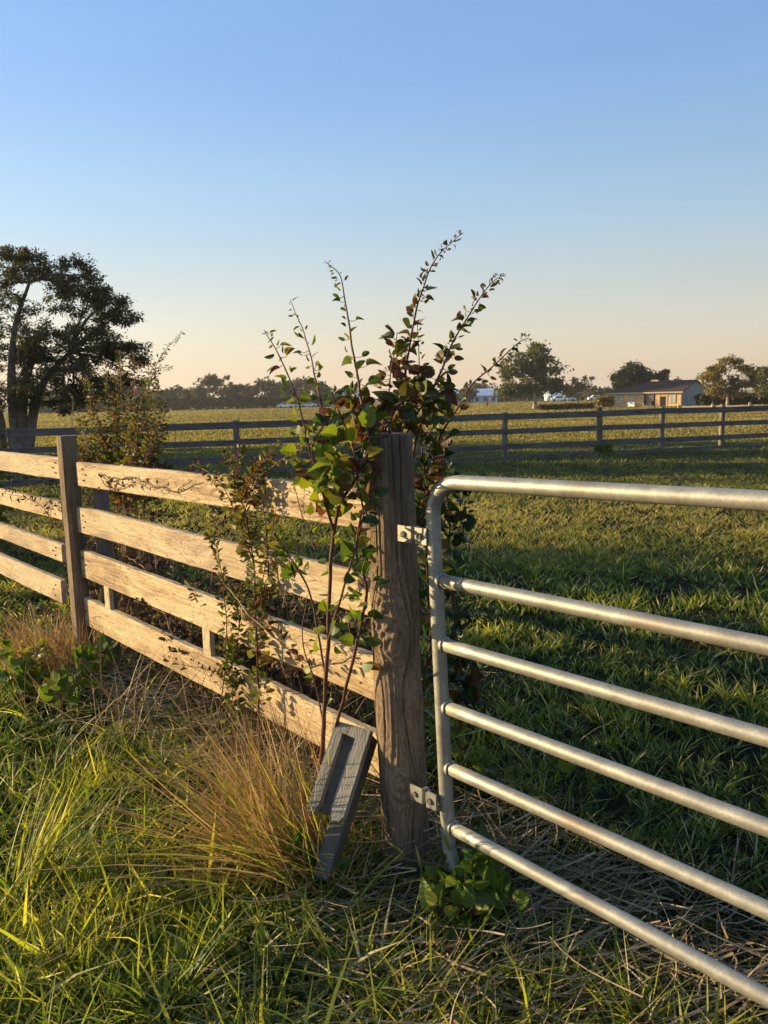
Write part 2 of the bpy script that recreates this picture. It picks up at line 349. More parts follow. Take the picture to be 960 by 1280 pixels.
# ------------------------------------------------------------------ ground
def ground():
    rs = [0.0] + list(np.geomspace(0.4, 3500, 90)); na = 128; V = [(0,0,0)]; Fc = []
    for r in rs[1:]:
        for k in range(na):
            a = 2*math.pi*k/na; x, y = r*math.cos(a), r*math.sin(a); z = float(zg(x, y))
            if r < 30: z += 0.018*mnoise.noise(Vector((x*1.3, y*1.3, 0))) * min(1, r)
            V.append((x, y, z))
    sizes = []; fl = []
    for k in range(na): fl += [0, 1+k, 1+(k+1)%na]; sizes.append(3)
    for i in range(len(rs)-2):
        for k in range(na):
            a, b = 1+i*na+k, 1+i*na+(k+1)%na; fl += [a, a+na, b+na, b]; sizes.append(4)
    mt, n, out = newmat('field_ground'); tc = N(n, 'ShaderNodeTexCoord')
    def noise(s, sc, d=6, ro=0.6):
        mp = N(n, 'ShaderNodeMapping'); mp.inputs['Scale'].default_value = s; n.links.new(tc.outputs['Object'], mp.inputs[0])
        z = N(n, 'ShaderNodeTexNoise', i_Scale=sc, i_Detail=float(d), i_Roughness=ro); n.links.new(mp.outputs[0], z.inputs['Vector']); return z.outputs[0]
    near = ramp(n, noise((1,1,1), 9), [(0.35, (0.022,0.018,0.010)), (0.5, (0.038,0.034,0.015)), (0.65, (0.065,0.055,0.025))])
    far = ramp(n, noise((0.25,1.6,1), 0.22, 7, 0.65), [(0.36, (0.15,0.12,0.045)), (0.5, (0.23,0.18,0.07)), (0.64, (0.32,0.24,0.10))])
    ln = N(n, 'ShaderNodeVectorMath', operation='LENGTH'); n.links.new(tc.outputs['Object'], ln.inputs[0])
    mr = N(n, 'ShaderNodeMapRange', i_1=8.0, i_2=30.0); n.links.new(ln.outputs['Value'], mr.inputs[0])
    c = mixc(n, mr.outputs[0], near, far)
    p = N(n, 'ShaderNodeBsdfPrincipled', i_Roughness=0.95); p.inputs['Specular IOR Level'].default_value = 0.1; n.links.new(c, p.inputs['Base Color'])
    b = N(n, 'ShaderNodeBump', i_Strength=1.0, i_Distance=0.35); n.links.new(noise((1,1,1), 5.0, 8, 0.8), b.inputs['Height']); n.links.new(b.outputs[0], p.inputs['Normal'])
    n.links.new(p.outputs[0], out.inputs[0])
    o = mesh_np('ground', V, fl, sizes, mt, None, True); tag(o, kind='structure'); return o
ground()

# ------------------------------------------------------------------ near fence
def frame_along(p0, p1):
    x = (p1-p0).normalized(); y = FN.copy(); y = (y - x*y.dot(x)).normalized(); z = x.cross(y)
    if z.z < 0: y = -y; z = -z
    return Matrix((x, y, z)).transposed().to_4x4()
def board(name, p0, p1, h, th, mat, parent, wav=0.006):
    L = (p1-p0).length; n = 44; V = []; seed = random.random()*50
    for i in range(n+1):
        x = -L/2 + L*i/n
        dz = wav*mnoise.noise(Vector((x*1.6, seed, 0))); dy = wav*mnoise.noise(Vector((x*1.3, seed+9, 0)))
        ht = h/2 + 0.0035*mnoise.noise(Vector((x*14, seed, 3))); hb = h/2 + 0.0035*mnoise.noise(Vector((x*14, seed, 7)))
        b = 0.004
        for (y, z) in ((-th/2, -hb+b), (-th/2, ht-b), (-th/2+b, ht), (th/2-b, ht), (th/2, ht-b), (th/2, -hb+b), (th/2-b, -hb), (-th/2+b, -hb)):
            V.append((x, y+dy, z+dz))
    Fc = []
    for i in range(n):
        for k in range(8): Fc.append((i*8+k, (i+1)*8+k, (i+1)*8+(k+1)%8, i*8+(k+1)%8))
    Fc += [tuple(range(8)), tuple(n*8+k for k in range(8))[::-1]]
    mbb = MB(); mbb.V = V; mbb.Fc = [list(f)[::-1] for f in Fc]
    nb = len(mbb.Fc)
    for sx_ in (-1, 1):
        for ex, zz in ((0.075, .24), (0.085, -.22), (0.11, .02)):
            for sy in (-1, 1):
                c = Vector((sx_*(L/2-ex-random.uniform(0,.012)), sy*(th/2-.001), zz*h)); mbb.tube([c, c+Vector((0, sy*0.006, 0))], 0.0042, 8)
    o = mbb.build(name, mat); o.data.materials.append(M['rust']); mi = np.zeros(len(o.data.polygons), np.int32); mi[nb:] = 1; o.data.polygons.foreach_set('material_index', mi)
    mw = frame_along(p0, p1); mw.translation = (p0+p1)/2; o.matrix_world = mw
    o.parent = parent; o.matrix_parent_inverse = Matrix.Translation(parent.location).inverted(); return o

s_left = line_s(LP(96, 650)); left_pos = PC + FD*s_left; bay = -s_left
fence = thing('board_fence', 'pale four-board wooden fence running left from the thick gate post, vines over it', 'fence', (PC.x, PC.y, 0))

def gate_post():
    nA, nZ = 180, 330; Hp = P(495, 545, PC.y-0.06).z; r = 0.070
    V = []; cracks = [(-1.25, 0.10, 0.5, 1.36), (-0.62, 0.07, 0.0, 1.36), (0.15, 0.09, 0.55, 1.36), (0.48, 0.13, 0.62, 1.36), (0.9, 0.08, 0.1, 1.0), (-2.0, 0.1, 0, 1.3), (1.6, 0.09, 0.2, 1.36), (2.5, 0.08, 0, 1.36), (0.3, 0.10, 0.0, 0.55)]
    knots = [(-0.35, 0.80, 0.055), (-0.15, 0.735, 0.04), (-0.1, 0.30, 0.05), (0.9, 0.55, 0.03)]
    for j in range(nZ+1):
        z = -0.25 + (Hp+0.25)*j/nZ
        for i in range(nA):
            a = 2*math.pi*i/nA      # 0 faces the camera
            rr = r*(1.0 + 0.05*(1-z/Hp)) + 0.0045*mnoise.noise(Vector((math.cos(a)*1.2, math.sin(a)*1.2, z*2.2)))
            kd = 0.0; wx = 0.0
            for (ka, kz, ks) in knots:
                da = (a-ka+math.pi)%(2*math.pi)-math.pi; d = math.hypot(da*r, (z-kz)*0.62)/ks
                if d < 3:
                    kd += 0.011*math.exp(-d*d*1.3) + (0.0035*math.sin(d*15+2*mnoise.noise(Vector((a*5, z*12, 2)))))*math.exp(-d*d*0.8); wx += 0.55*da*math.exp(-d*d*0.5)
            aw = a - wx + 0.035*mnoise.noise(Vector((z*3.1, a*1.1, 5)))
            gr = 0.0032*mnoise.noise(Vector((math.cos(aw)*16, math.sin(aw)*16, z*1.0))) + 0.0016*mnoise.noise(Vector((math.cos(aw)*42, math.sin(aw)*42, z*2.5)))
            cr = 0.0
            for (ca, cw, z0, z1) in cracks:
                c2 = ca + 0.07*mnoise.noise(Vector((z*2.3, ca*9, 1)))
                da = (aw-c2+math.pi)%(2*math.pi)-math.pi
                if z0 < z < z1+0.02:
                    fade = min(1, (z-z0)/0.12); wd = cw*0.22*(0.5+0.8*abs(mnoise.noise(Vector((z*5, ca, 8)))))
                    cr -= 0.017*fade*math.exp(-(da/wd)**2)
            rr += kd + gr + cr
            top = 0.006*mnoise.noise(Vector((a*2, 0, 0))) if j == nZ else 0
            V.append((rr*math.sin(a), -rr*math.cos(a), z+top))
    Fc = []; fl = []; sz = []
    for j in range(nZ):
        for i in range(nA):
            k = (i+1)%nA; fl += [j*nA+i, j*nA+k, (j+1)*nA+k, (j+1)*nA+i]; sz.append(4)
    # top cap as rings
    base = nZ*nA; prev = base
    for q, fr_ in enumerate((0.85, 0.6, 0.35, 0.1)):
        st = len(V)
        for i in range(nA):
            x, y, z = V[base+i]; V.append((x*fr_, y*fr_, Hp+0.004+0.006*mnoise.noise(Vector((x*fr_*60, y*fr_*60, 2)))))
        for i in range(nA):
            k = (i+1)%nA; fl += [prev+i, prev+k, st+k, st+i]; sz.append(4)
        prev = st
    fl += list(range(prev, prev+nA)); sz.append(nA)
    V = [(x-0.034-0.022*z, y, z) for (x, y, z) in V]
    o = mesh_np('post', V, fl, sz, M['post'], fence, True); tag(o, 'thick round weathered gate post with cracks and knots')
    return o, Hp
gp, HP = gate_post()
def square_post(name, p, w, d, H, mat, parent, rz):
    mb = MB(); n = 26; V = []; sd = random.random()*30
    for j in range(n+1):
        z = -0.2 + (H+0.2)*j/n
        for k in range(16):
            a = 2*math.pi*(k+0.5)/16; c, s_ = math.cos(a), math.sin(a); q = (abs(c)**6+abs(s_)**6)**(-1/6)
            e = 1 + 0.03*mnoise.noise(Vector((c*2, s_*2, z*5+sd)))
            V.append((c*q*w/2*e + 0.01*mnoise.noise(Vector((z*1.5, sd, 0))), s_*q*d/2*e, z))
    Fc = [(j*16+k, j*16+(k+1)%16, (j+1)*16+(k+1)%16, (j+1)*16+k) for j in range(n) for k in range(16)] + [tuple(n*16+k for k in range(16))]
    mb.V = V; mb.Fc = [list(f) for f in Fc]; o = mb.build(name, mat)
    o.location = p - parent.location; o.rotation_euler = (0, 0, rz); o.parent = parent; return o
frz = math.atan2(FD.y, FD.x)
Hl = P(86, 545, left_pos.y-0.05).z
lp = square_post('post', Vector((left_pos.x, left_pos.y, 0)) + FN*0.018, 0.092, 0.082, Hl, M['post'], fence, frz)
sp_ = square_post('post', Vector((left_pos.x, left_pos.y, 0)) + FD*0.13 - FN*0.085, 0.09, 0.06, Hl-.22, M['darkpost'], fence, frz); tag(sp_, 'dark stub post backing the square post')
pp = square_post('post', Vector((0,0,0)) + PC + FD*(s_left*2), 0.115, 0.125, Hl, M['post'], fence, frz)
RB = [((578,608),(612,660)), ((633,668),(722,767)), ((688,719),(815,872)), ((743,777),(914,964))]
for (l, r_) in RB:
    a0, a1 = LP(104, l[0]), LP(104, l[1]); b0, b1 = LP(466, r_[0]), LP(466, r_[1])
    p0 = (a0+a1)/2; p1 = (b0+b1)/2; h = ((a0-a1).length + (b0-b1).length)/2
    d = (p1-p0).normalized(); p0 = p0 - d*0.045; p1 = p1 + d*0.05
    board('rail', p0, p1, h, 0.032, M['rail'], fence)
LB = [((568,592),(573,598)), ((610,626),(626,650)), ((647,663),(679,702)), ((684,707),(725,753))]
for (l, r_) in LB:
    a0, a1 = LP(0, l[0]), LP(0, l[1]); b0, b1 = LP(78, r_[0]), LP(78, r_[1])
    p0 = (a0+a1)/2; p1 = (b0+b1)/2; h = ((a0-a1).length + (b0-b1).length)/2
    d = (p1-p0).normalized(); s0 = line_s(p0); ext = (s_left*2-s0)/((p1-p0).dot(FD)/(p1-p0).length)
    pe = p0 + d*ext; pe.z = p1.z + (p0.z-p1.z)*0.6; p0 = pe
    board('rail', p0, p1 + d*0.03, h, 0.032, M['rail'], fence)
for px, y0, y1, w in ((259, 770, 830, 0.062), (134, 718, 765, 0.06)):
    a, b = LP(px, y0, 0.0), LP(px, y1, 0.0)
    z0 = min(a.z, b.z); z1 = max(a.z, b.z)
    mb = MB().box((0,0,0), (z1-z0+0.05, 0.022, w), None, 0.003); o = mb.build('batten', M['rail'])
    o.matrix_world = Matrix.Translation(Vector((a.x, a.y, (z0+z1)/2))) @ Matrix.Rotation(frz, 4, 'Z') @ Matrix.Rotation(R(90), 4, 'Y')
    o.parent = fence; o.matrix_parent_inverse = Matrix.Translation(fence.location).inverted()

# ------------------------------------------------------------------ metal gate
GOFF = 0.055
def GP(px, py): return LP(px, py, GOFF)
stile_top = GP(541, 690); s_st = (stile_top-PC).dot(FD); org = PC + FN*GOFF
def at(s, z): return Vector((org.x + FD.x*s, org.y + FD.y*s, z))
gate = thing('metal_gate', 'galvanised tubular steel farm gate with six horizontal bars hung on the round post', 'gate', (org.x+FD.x*s_st, org.y+FD.y*s_st, 0))
GR = 0.0202; GL = 3.05
# hinge stile leans a little: measured at three heights
def sz(px, py): q = GP(px, py); return ((q-PC).dot(FD), q.z)
tl0 = sz(600, 605); tl1 = sz(955, 626); kt = (tl1[1]-tl0[1])/(tl1[0]-tl0[0]); ztop = lambda s: tl0[1] + kt*(s-tl0[0])
A = sz(543, 680); B = sz(558, 1000)
sx = lambda z: A[0] + (B[0]-A[0])*(z-A[1])/(B[1]-A[1])
zb = sz(562, 1060)[1]
rad = 0.095; zt0 = ztop(A[0])
pts = []
pe = sz(582, 1100)
zlow = zb
arc = [at(sx(zlow)+0.09, zlow-0.10), at(sx(zlow)+0.045, zlow-0.078), at(sx(zlow)+0.016, zlow-0.043), at(sx(zlow)+0.002, zlow)]
pts += arc
for i in range(1, 12): z = zlow + (zt0-rad-zlow)*i/12; pts.append(at(sx(z), z))
sxt = sx(zt0-rad)
for k in range(0, 9):
    a = math.pi/2*k/8; pts.append(at(sxt + rad*(1-math.cos(a)), ztop(sxt+rad) - rad + rad*math.sin(a)))
for k in range(1, 20): s = sxt + rad + (GL-2*rad)*k/19; pts.append(at(s, ztop(s)))
send = sxt+rad+(GL-2*rad)
for k in range(1, 9):
    a = math.pi/2*k/8; pts.append(at(send + rad*math.sin(a), ztop(send)-rad + rad*math.cos(a)))
for k in range(1, 8): pts.append(at(send+rad, ztop(send)-rad - (ztop(send)-rad-zlow+0.08)*k/7))
MB().tube([q-gate.location for q in pts], GR, 20).build('frame', M['galv'], gate, True)
bars = [((552,726),(955,807)), ((556,806),(955,921)), ((560,885),(955,1033)), ((564,961),(955,1136)), ((568,1036),(955,1245))]
# bar centres: measured tube axis at hinge and at the picture's edge
for (p, q) in bars:
    a = sz(*p); b = sz(*q); k = (b[1]-a[1])/(b[0]-a[0]); s0 = sx(a[1]) + 0.012
    pp_ = [at(s0+(send+rad-s0)*i/24, a[1] + k*(s0-a[0]+(send+rad-s0)*i/24)) for i in range(25)]
    mb = MB().tube([v-gate.location for v in pp_], GR*0.93, 18)
    o = mb.build('bar', M['galv'], gate, True)
    wb = MB(); c = at(sx(a[1])+0.021, a[1])-gate.location; ring = []
    for t in range(17):
        w = 2*math.pi*t/16; ring.append(c + Vector((0,0,1))*math.cos(w)*GR*0.98 + FN*math.sin(w)*GR*0.98 + FD*(0.001 + 0.002*math.sin(5*w)))
    wb.tube(ring, 0.0035, 6); w_ = wb.build('weld', M['galv'], o, True)
def hinge(px0, px1, py, worn):
    HO = 0.078 if worn < 1 else 0.09; z = GP((px0+px1)/2, py).z; a = LP(px0, py, HO); s0 = (a-PC).dot(FD); s1 = sx(z) - 0.004
    hp = MB(); L = s1-s0; hh = 0.046
    def q(s, off, zz=0): return PC + FD*s + FN*off + Vector((0,0,z+zz)) - gate.location
    rot = Matrix((FD, FN, Vector((0,0,1)))).transposed()
    f1 = L*0.42
    prof = [(0, 0.0), (f1, 0.0), (f1+0.004, -0.016), (f1+0.02, -0.018), (f1+0.024, -0.002), (L, -0.002), (L, 0.004), (f1+0.019, 0.004), (f1+0.016, -0.011), (f1+0.010, -0.010), (f1+0.006, 0.006), (0, 0.006)]
    V = []; n = len(prof)
    for zz in (-hh/2, hh/2):
        for (x, y) in prof:
            jt = 0.003*mnoise.noise(Vector((x*60, zz*40, 1)))*worn
            V.append(q(s0+x, HO+y+jt, zz + (0.004*mnoise.noise(Vector((x*90, zz, 4)))*worn)))
    Fc = [(i, (i+1)%n, n+(i+1)%n, n+i) for i in range(n)]
    hp.add(V, Fc)
    caps = [(0,1,10,11), (1,2,9,10), (2,3,8,9), (3,4,7,8), (4,5,6,7)]
    hp.Fc += [[i+n for i in c] for c in caps] + [list(c)[::-1] for c in caps]
    h = hp.build('hinge_bracket', M['galv'], gate)
    bl = MB()
    bl.tube([q(s0+f1*0.5, HO+0.005), q(s0+f1*0.5, HO+0.011)], 0.0085, 6); bl.build('bolt', M['block_body'], h)
    b2 = MB(); b2.tube([q(s0+L*0.78, HO+0.002), q(s0+L*0.78, HO+0.011)], 0.0095, 6); b2.build('bolt', M['block_body'], h)
    return h
hinge(499, 534, 666, 0.3); hinge(514, 548, 986, 1.6)

# ------------------------------------------------------------------ slotted block leaning on the post
def block():
    TL, TR, BR, BL = P(420,901,2.265), P(463,922,2.205), P(426,1038,2.06), P(386,1004,2.12)
    t = thing('slotted_block', 'grey weathered block with a long slot, leaning between the fence and the gate post', 'block', G(420,1105))
    x = (TR-TL).normalized(); zl = ((TL-BL)+(TR-BR))/2; z = zl.normalized(); y = x.cross(z).normalized(); 
    if y.y < 0: y = -y     # y points away from the camera
    x = y.cross(z).normalized()
    if x.x < 0: x = -x
    Wd = 0.118; L = zl.length; o0 = TL   # top-left corner of the face
    rot = Matrix((x, y, z)).transposed(); mw = rot.to_4x4(); mw.translation = o0
    def put(mb, name, mat, par=t):
        o = mb.build(name, mat); o.matrix_world = mw; o.parent = t; o.matrix_parent_inverse = Matrix.Translation(t.location).inverted(); return o
    dp = 0.075
    # U-shaped face plate (open at the bottom), 14 mm thick
    pr = [(0,0),(0,-L-0.0),(0.006,-L-0.012),(0.026,-L-0.008),(0.032,-L+0.02),(0.032,-0.030),(0.078,-0.036),(0.078,-L-0.004),(0.086,-L-0.016),(0.108,-L-0.012),(Wd,-L+0.006),(Wd,0)]
    V = []; n = len(pr)
    for yy in (0, 0.030):
        for (a, b) in pr: V.append((a, yy, b))
    mb = MB(); mb.add(V, [(i, (i+1)%n, n+(i+1)%n, n+i) for i in range(n)] + [(0,1,2,3,4,5)[::-1], (0,5,6,11)[::-1], (6,7,8,9,10,11)[::-1]] + [tuple(n+i for i in (0,1,2,3,4,5)), tuple(n+i for i in (0,5,6,11)), tuple(n+i for i in (6,7,8,9,10,11))])
    put(mb, 'face_plate', M['block_face'])
    mb = MB().box((Wd/2, 0.0305+dp/2, -L/2-0.002), (Wd-0.005, dp, L-0.006), None, 0.005); put(mb, 'body', M['block_body'])
    mb = MB().box((0.0885, 0.034+dp/2, -L-0.075), (0.050, dp-0.016, 0.19), None, 0.004); put(mb, 'leg', M['block_body'])
    mb = MB().box((0.071, 0.023, -L/2-0.03), (0.012, 0.0135, L-0.08), None, 0.002); put(mb, 'inner_strip', M['block_face'])
block()

# ------------------------------------------------------------------ back fence
def back_fence():
    t = thing('paddock_fence', 'dark weathered four-rail paddock fence crossing the field behind', 'fence', (2.67, 17.0, 0))
    A_ = Vector((-2.9, 15.3, 0)); k = (18.7-15.3)/(8.2+2.9)
    def pt(x): return Vector((x, 15.3 + (x+2.9)*k, 0))
    def xat(px):
        x = 0
        for _ in range(30): x = P(px, 560, pt(x).y).x
        return x
    pxs = [297, 412, 522, 631, 749, 826, 901, 978]
    xs = [xat(p) for p in pxs]; xs = [xs[0]-1.95*i for i in (9,8,7,6,5,4,3,2,1)] + xs + [xs[-1]+1.5*i for i in (1,2,3,4,5,6)]
    hs = [1.0, .665, .335, .075]
    for i, x in enumerate(xs):
        H = 1.07 if x > 2 else 1.03
        o = square_post('post', pt(x), 0.115, 0.10, H + random.uniform(-.02,.03), M['darkpost'], t, math.atan(k))
        o.rotation_euler = (R(random.uniform(-1,1)), R(random.uniform(-1.2,1.2)), math.atan(k))
    for i in range(len(xs)-1):
        for h in hs:
            a = pt(xs[i]) + Vector((0.0,-0.06,h-0.035+random.uniform(-.012,.012))); b = pt(xs[i+1]) + Vector((0.0,-0.06,h-0.035+random.uniform(-.012,.012)))
            mb = MB(); L = (b-a).length; n = 8
            for q in range(n):
                pass
            mb.box((0,0,0), (L-0.006, 0.03, 0.135 if h > .9 else 0.115), None, 0.004); o = mb.build('rail', M['darkwood'])
            xd = (b-a).normalized(); yd = Vector((0,0,1)).cross(xd).normalized(); zd = xd.cross(yd)
            mw = Matrix((xd, yd, zd)).transposed().to_4x4(); mw.translation = (a+b)/2; o.matrix_world = mw
            o.parent = t; o.matrix_parent_inverse = Matrix.Translation(t.location).inverted()
    return t
back_fence()
tag(MB().tube([P(220,582,15.2), P(219.5,555,15.2), P(219,528,15.2)], [0.014,0.013,0.011], 6).build('stake', M['straw'] if False else M['palebark']), 'thin pale rod standing upright against the dark back fence', 'stake')

# ------------------------------------------------------------------ trees
def tree(name, label, Y, base_px, base_py, lobes, mat, bark, leaf, nleaf, clump_r, nclump, trunk_r, fork_px, group=None, trunks=None, depth=0.8, TV=CLUMP_V, TF=CLUMP_F, cat='tree'):
    def at3(px, py, dy=0.0): q = P(px, py, Y); return Vector((q.x, q.y+dy, q.z))
    b = at3(base_px, base_py); b.z = float(zg(b.x, b.y)); t = thing(name, label, cat, b, 0, group)
    fork = at3(*fork_px); mb = MB(); scale = Y/F
    tr = trunks or [[(base_px, None), fork_px]]
    roots = []
    for tk in tr:
        pts = [Vector((at3(tk[0][0], 500).x, b.y, b.z-0.1))] + [at3(*p, random.uniform(-.3,.3)*trunk_r*3) for p in tk[1:]]
        if len(pts) < 3: pts.insert(1, pts[0].lerp(pts[-1], 0.5)+Vector((trunk_r*0.3,0,0)))
        c = catmull(pts, 6); mb.tube(c, [trunk_r*(1.25-(0.65 if len(tk) < 4 else 1.0)*i/len(c)) for i in range(len(c))], 10); roots.append(c[-1])
    P_, Cc = [], []
    for (lx, ly, rx, ry, wt) in lobes:
        c = at3(lx, ly, random.uniform(-1,1)*rx*scale*0.5*depth); rt_ = min(roots, key=lambda r: (r-c).length)
        mid = rt_.lerp(c, 0.5) + Vector((random.uniform(-.1,.1), 0, .12))*(c-rt_).length*0.6
        lim = catmull([rt_, mid, c], 6); r1 = trunk_r*0.33
        mb.tube(lim, [r1*(1-0.75*i/len(lim)) for i in range(len(lim))], 7)
        n = max(2, int(nclump*wt))
        for _ in range(n):
            while True:
                u = np.array([random.uniform(-1,1) for _ in range(3)]); d = np.linalg.norm(u)
                if 0.3 < d < 1: break
            q = c + Vector((u[0]*rx*scale, u[1]*rx*scale*depth, u[2]*ry*scale))
            s_ = lim[random.randint(2, len(lim)-1)]; md = s_.lerp(q, 0.5)+Vector((0,0,(q-s_).length*random.uniform(-.05,.15)))
            mb.tube([s_, md, q], [r1*0.22, r1*0.14, r1*0.05], 4, False)
            Cc.append(q)
    Cc = np.array([tuple(c) for c in Cc]); idx = rng.integers(0, len(Cc), nleaf)
    rr = clump_r*scale*rng.uniform(0.5, 1.25, len(Cc))
    g = rng.normal(size=(nleaf,3))*np.array([1,1,0.62])*0.55; pos = Cc[idx] + g*rr[idx][:,None]
    y = g + rng.normal(size=(nleaf,3))*0.5 + np.array([0,0,-0.15])
    crnd = rng.random(len(Cc)); rnd = np.clip(crnd[idx]*0.6 + rng.random(nleaf)*0.4, 0, 1)
    tk_ = mb.build('trunk', bark, None, True); adopt(tk_, t)
    scatter('crown', TV, TF, pos, frames_from(y), leaf*rng.uniform(.6,1.3,nleaf), mat, t, rnd)
    return t

tree('large_tree', 'big dark spreading tree at the left edge with several leaning trunks', 24.5, 22, 535,
     [(-10,360,50,45,1),(35,335,30,24,.8),(70,350,28,22,.7),(20,400,55,40,1.3),(100,345,25,25,.8),(105,385,38,34,1.2),(135,375,25,20,.7),(75,430,50,28,1.3),(20,460,55,32,1.3),(120,425,40,26,1.1),
      (152,395,20,16,.5),(110,470,44,26,1.3),(155,445,24,18,.7),(165,470,18,14,.4),(60,490,40,22,.9),(20,500,50,16,.9),(130,490,34,18,.9),(170,440,14,16,.4),(-60,400,60,70,1.4),(-70,480,60,40,1),(10,320,25,14,.5),(95,500,30,16,.5)],
     M['tree'], M['bark'], 0.10, 66000, 7.2, 28, 0.15, (25,470),
     TV=NARROW_V*np.array([1.6,1,1]), TF=NARROW_F, trunks=[[(16,None),(18,500),(16,455),(22,405),(36,352)], [(0,None),(-6,500),(-20,450),(-34,400)], [(28,None),(42,505),(62,470),(85,440)], [(20,None),(30,490),(45,430)]])
tree('round_tree', 'round dark green tree alone in the field left of the farmhouse', 128, 668, 510,
     [(640,465,20,16,1),(662,452,22,17,1.3),(685,462,17,18,1),(650,485,24,12,1),(678,485,20,13,1),(697,480,9,8,.4),(670,440,14,7,.5),(632,485,12,9,.5)],
     M['tree_olive'], M['palebark'], 0.42, 9000, 7, 16, 0.35, (668,492))
tree('bare_sapling', 'small sparse reddish tree between the round tree and the farmhouse', 126, 723, 509,
     [(713,486,8,6,1),(730,482,8,6,1),(722,477,7,5,1),(736,474,5,3,.5),(716,492,9,4,.7)], M['tree_gold'], M['bark'], 0.3, 900, 4, 6, 0.12, (723,497))
tree('dark_pine', 'dense dark green tree rising behind the left end of the farmhouse roof', 150, 789, 500,
     [(778,475,11,14,1),(790,468,12,13,1.2),(801,474,9,14,1),(789,485,20,10,1)], M['tree_deep'], M['bark'], 0.5, 6000, 6, 14, 0.4, (789,490), depth=1)
tree('shrub_tree', 'smaller dark tree just right of the dense one behind the farmhouse roof', 160, 822, 500,
     [(815,472,7,7,1),(827,469,7,8,1),(821,480,10,8,1)], M['tree_deep'], M['bark'], 0.5, 2200, 4, 9, 0.3, (822,486))
tree('tiny_tree', 'tiny rounded tree top peeking above the farmhouse ridge', 190, 845, 499,
     [(845,478,6,5,1),(845,487,6,6,1)], M['tree_deep'], M['bark'], 0.55, 700, 3, 8, 0.25, (845,490))
tree('golden_tree', 'airy golden brown tree with pale trunk beside the farmhouse gable', 106, 909, 511,
     [(893,462,12,8,.9),(915,455,15,8,1),(932,462,10,10,.8),(885,474,10,8,.8),(905,478,20,10,1.2),(925,478,16,10,1),(940,476,6,8,.4),(895,488,14,6,.8),(920,489,16,6,.8)],
     M['tree_gold'], M['palebark'], 0.3, 5200, 5, 14, 0.2, (909,490))
tree('yellow_green_tree', 'yellow green tree cut off by the right edge of the view', 112, 968, 511,
     [(955,468,12,10,1),(975,462,20,12,1),(960,482,20,12,1),(985,480,20,14,1)], M['tree_olive'], M['palebark'], 0.32, 5000, 5, 14, 0.25, (968,492))
# hedges and bushes
def hedge(name, label, x0, x1, ytop, Y, dY, mat, leaf, n, base=None, group=None, cat='hedge'):
    a, b = P(x0, 500, Y), P(x1, 500, Y+dY); zt = P((x0+x1)/2, ytop, Y).z; zb_ = float(zg((a.x+b.x)/2, Y)); H = zt-zb_
    t = thing(name, label, cat, ((a.x+b.x)/2, (a.y+b.y)/2, zb_), 0, group)
    u = rng.random(n); X = a.x+(b.x-a.x)*u; top = H*(0.80+0.25*np.array([mnoise.noise(Vector((x*0.35, Y, 0))) for x in X]))
    Yv = a.y+(b.y-a.y)*u + rng.normal(size=n)*H*0.22; Z = zb_ + top*np.sqrt(rng.random(n))
    scatter('foliage', CLUMP_V, CLUMP_F, np.stack([X,Yv,Z],1), rand_frames(n), leaf*rng.uniform(.6,1.3,n), mat, t)
    st = MB()
    for k in range(max(3, int((b.x-a.x)/3))):
        q = Vector((a.x+(b.x-a.x)*(k+.5)/max(3, int((b.x-a.x)/3)), (a.y+b.y)/2, zb_-0.1)); st.tube([q, q+Vector((0.1,0,H*.7))], [leaf*.3, leaf*.1], 5)
    st.tube([Vector((a.x,(a.y+b.y)/2,zb_-.12)), Vector((b.x,(a.y+b.y)/2,zb_-.12))], leaf*.3, 5)
    adopt(st.build('stem', M['bark']), t); return t
hedge('hedge', 'long dark hedge behind the golden tree at the right', 872, 990, 490, 118, -3, M['tree_deep'], 0.4, 9000)
hedge('bush', 'low brown bush against the left end of the farmhouse', 745, 766, 492, 119, 0, M['tree_gold'], 0.35, 900, cat='bush')
hedge('bush', 'reddish weedy scrub below the small sparse tree', 672, 742, 504, 112, 0, M['leaf_red'], 0.3, 1500, cat='bush')
hedge('bush', 'low weeds at the foot of a back fence post right of centre', 745, 765, 553, 17.7, 0.1, M['weed'], 0.06, 500, cat='bush')
# far tree line, left and right
random.seed(21)
FT = [(196,489,9),(210,487,9),(222,483,10),(236,486,9),(250,484,8),(266,469,19),(290,482,10),(302,480,10),(315,484,9),(331,474,15),(352,480,12),(366,477,12),(385,473,15),(402,480,12),(60,489,10),(80,486,10),(100,488,9),(122,487,9),(140,484,10),(160,486,9),(178,485,9),
      (430,486,8),(452,488,8),(560,486,8),(585,484,9),(602,478,13),(620,485,9),(714,482,8),(728,481,7),(742,484,7),(756,485,8),(540,487,8)]
ftw = ['broad tree with a pale trunk standing tallest in the far left treeline', 'rounded brownish tree in the middle of the far left treeline', 'dark full tree at the right end of the far left treeline']
ORD = ['first','second','third','fourth','fifth','sixth','seventh','eighth','ninth','tenth','eleventh','twelfth','thirteenth','fourteenth','fifteenth','sixteenth','seventeenth','eighteenth','nineteenth','twentieth']
FL_ = sorted(p[0] for p in FT if p[0] < 500); FR_ = sorted(p[0] for p in FT if p[0] >= 500)
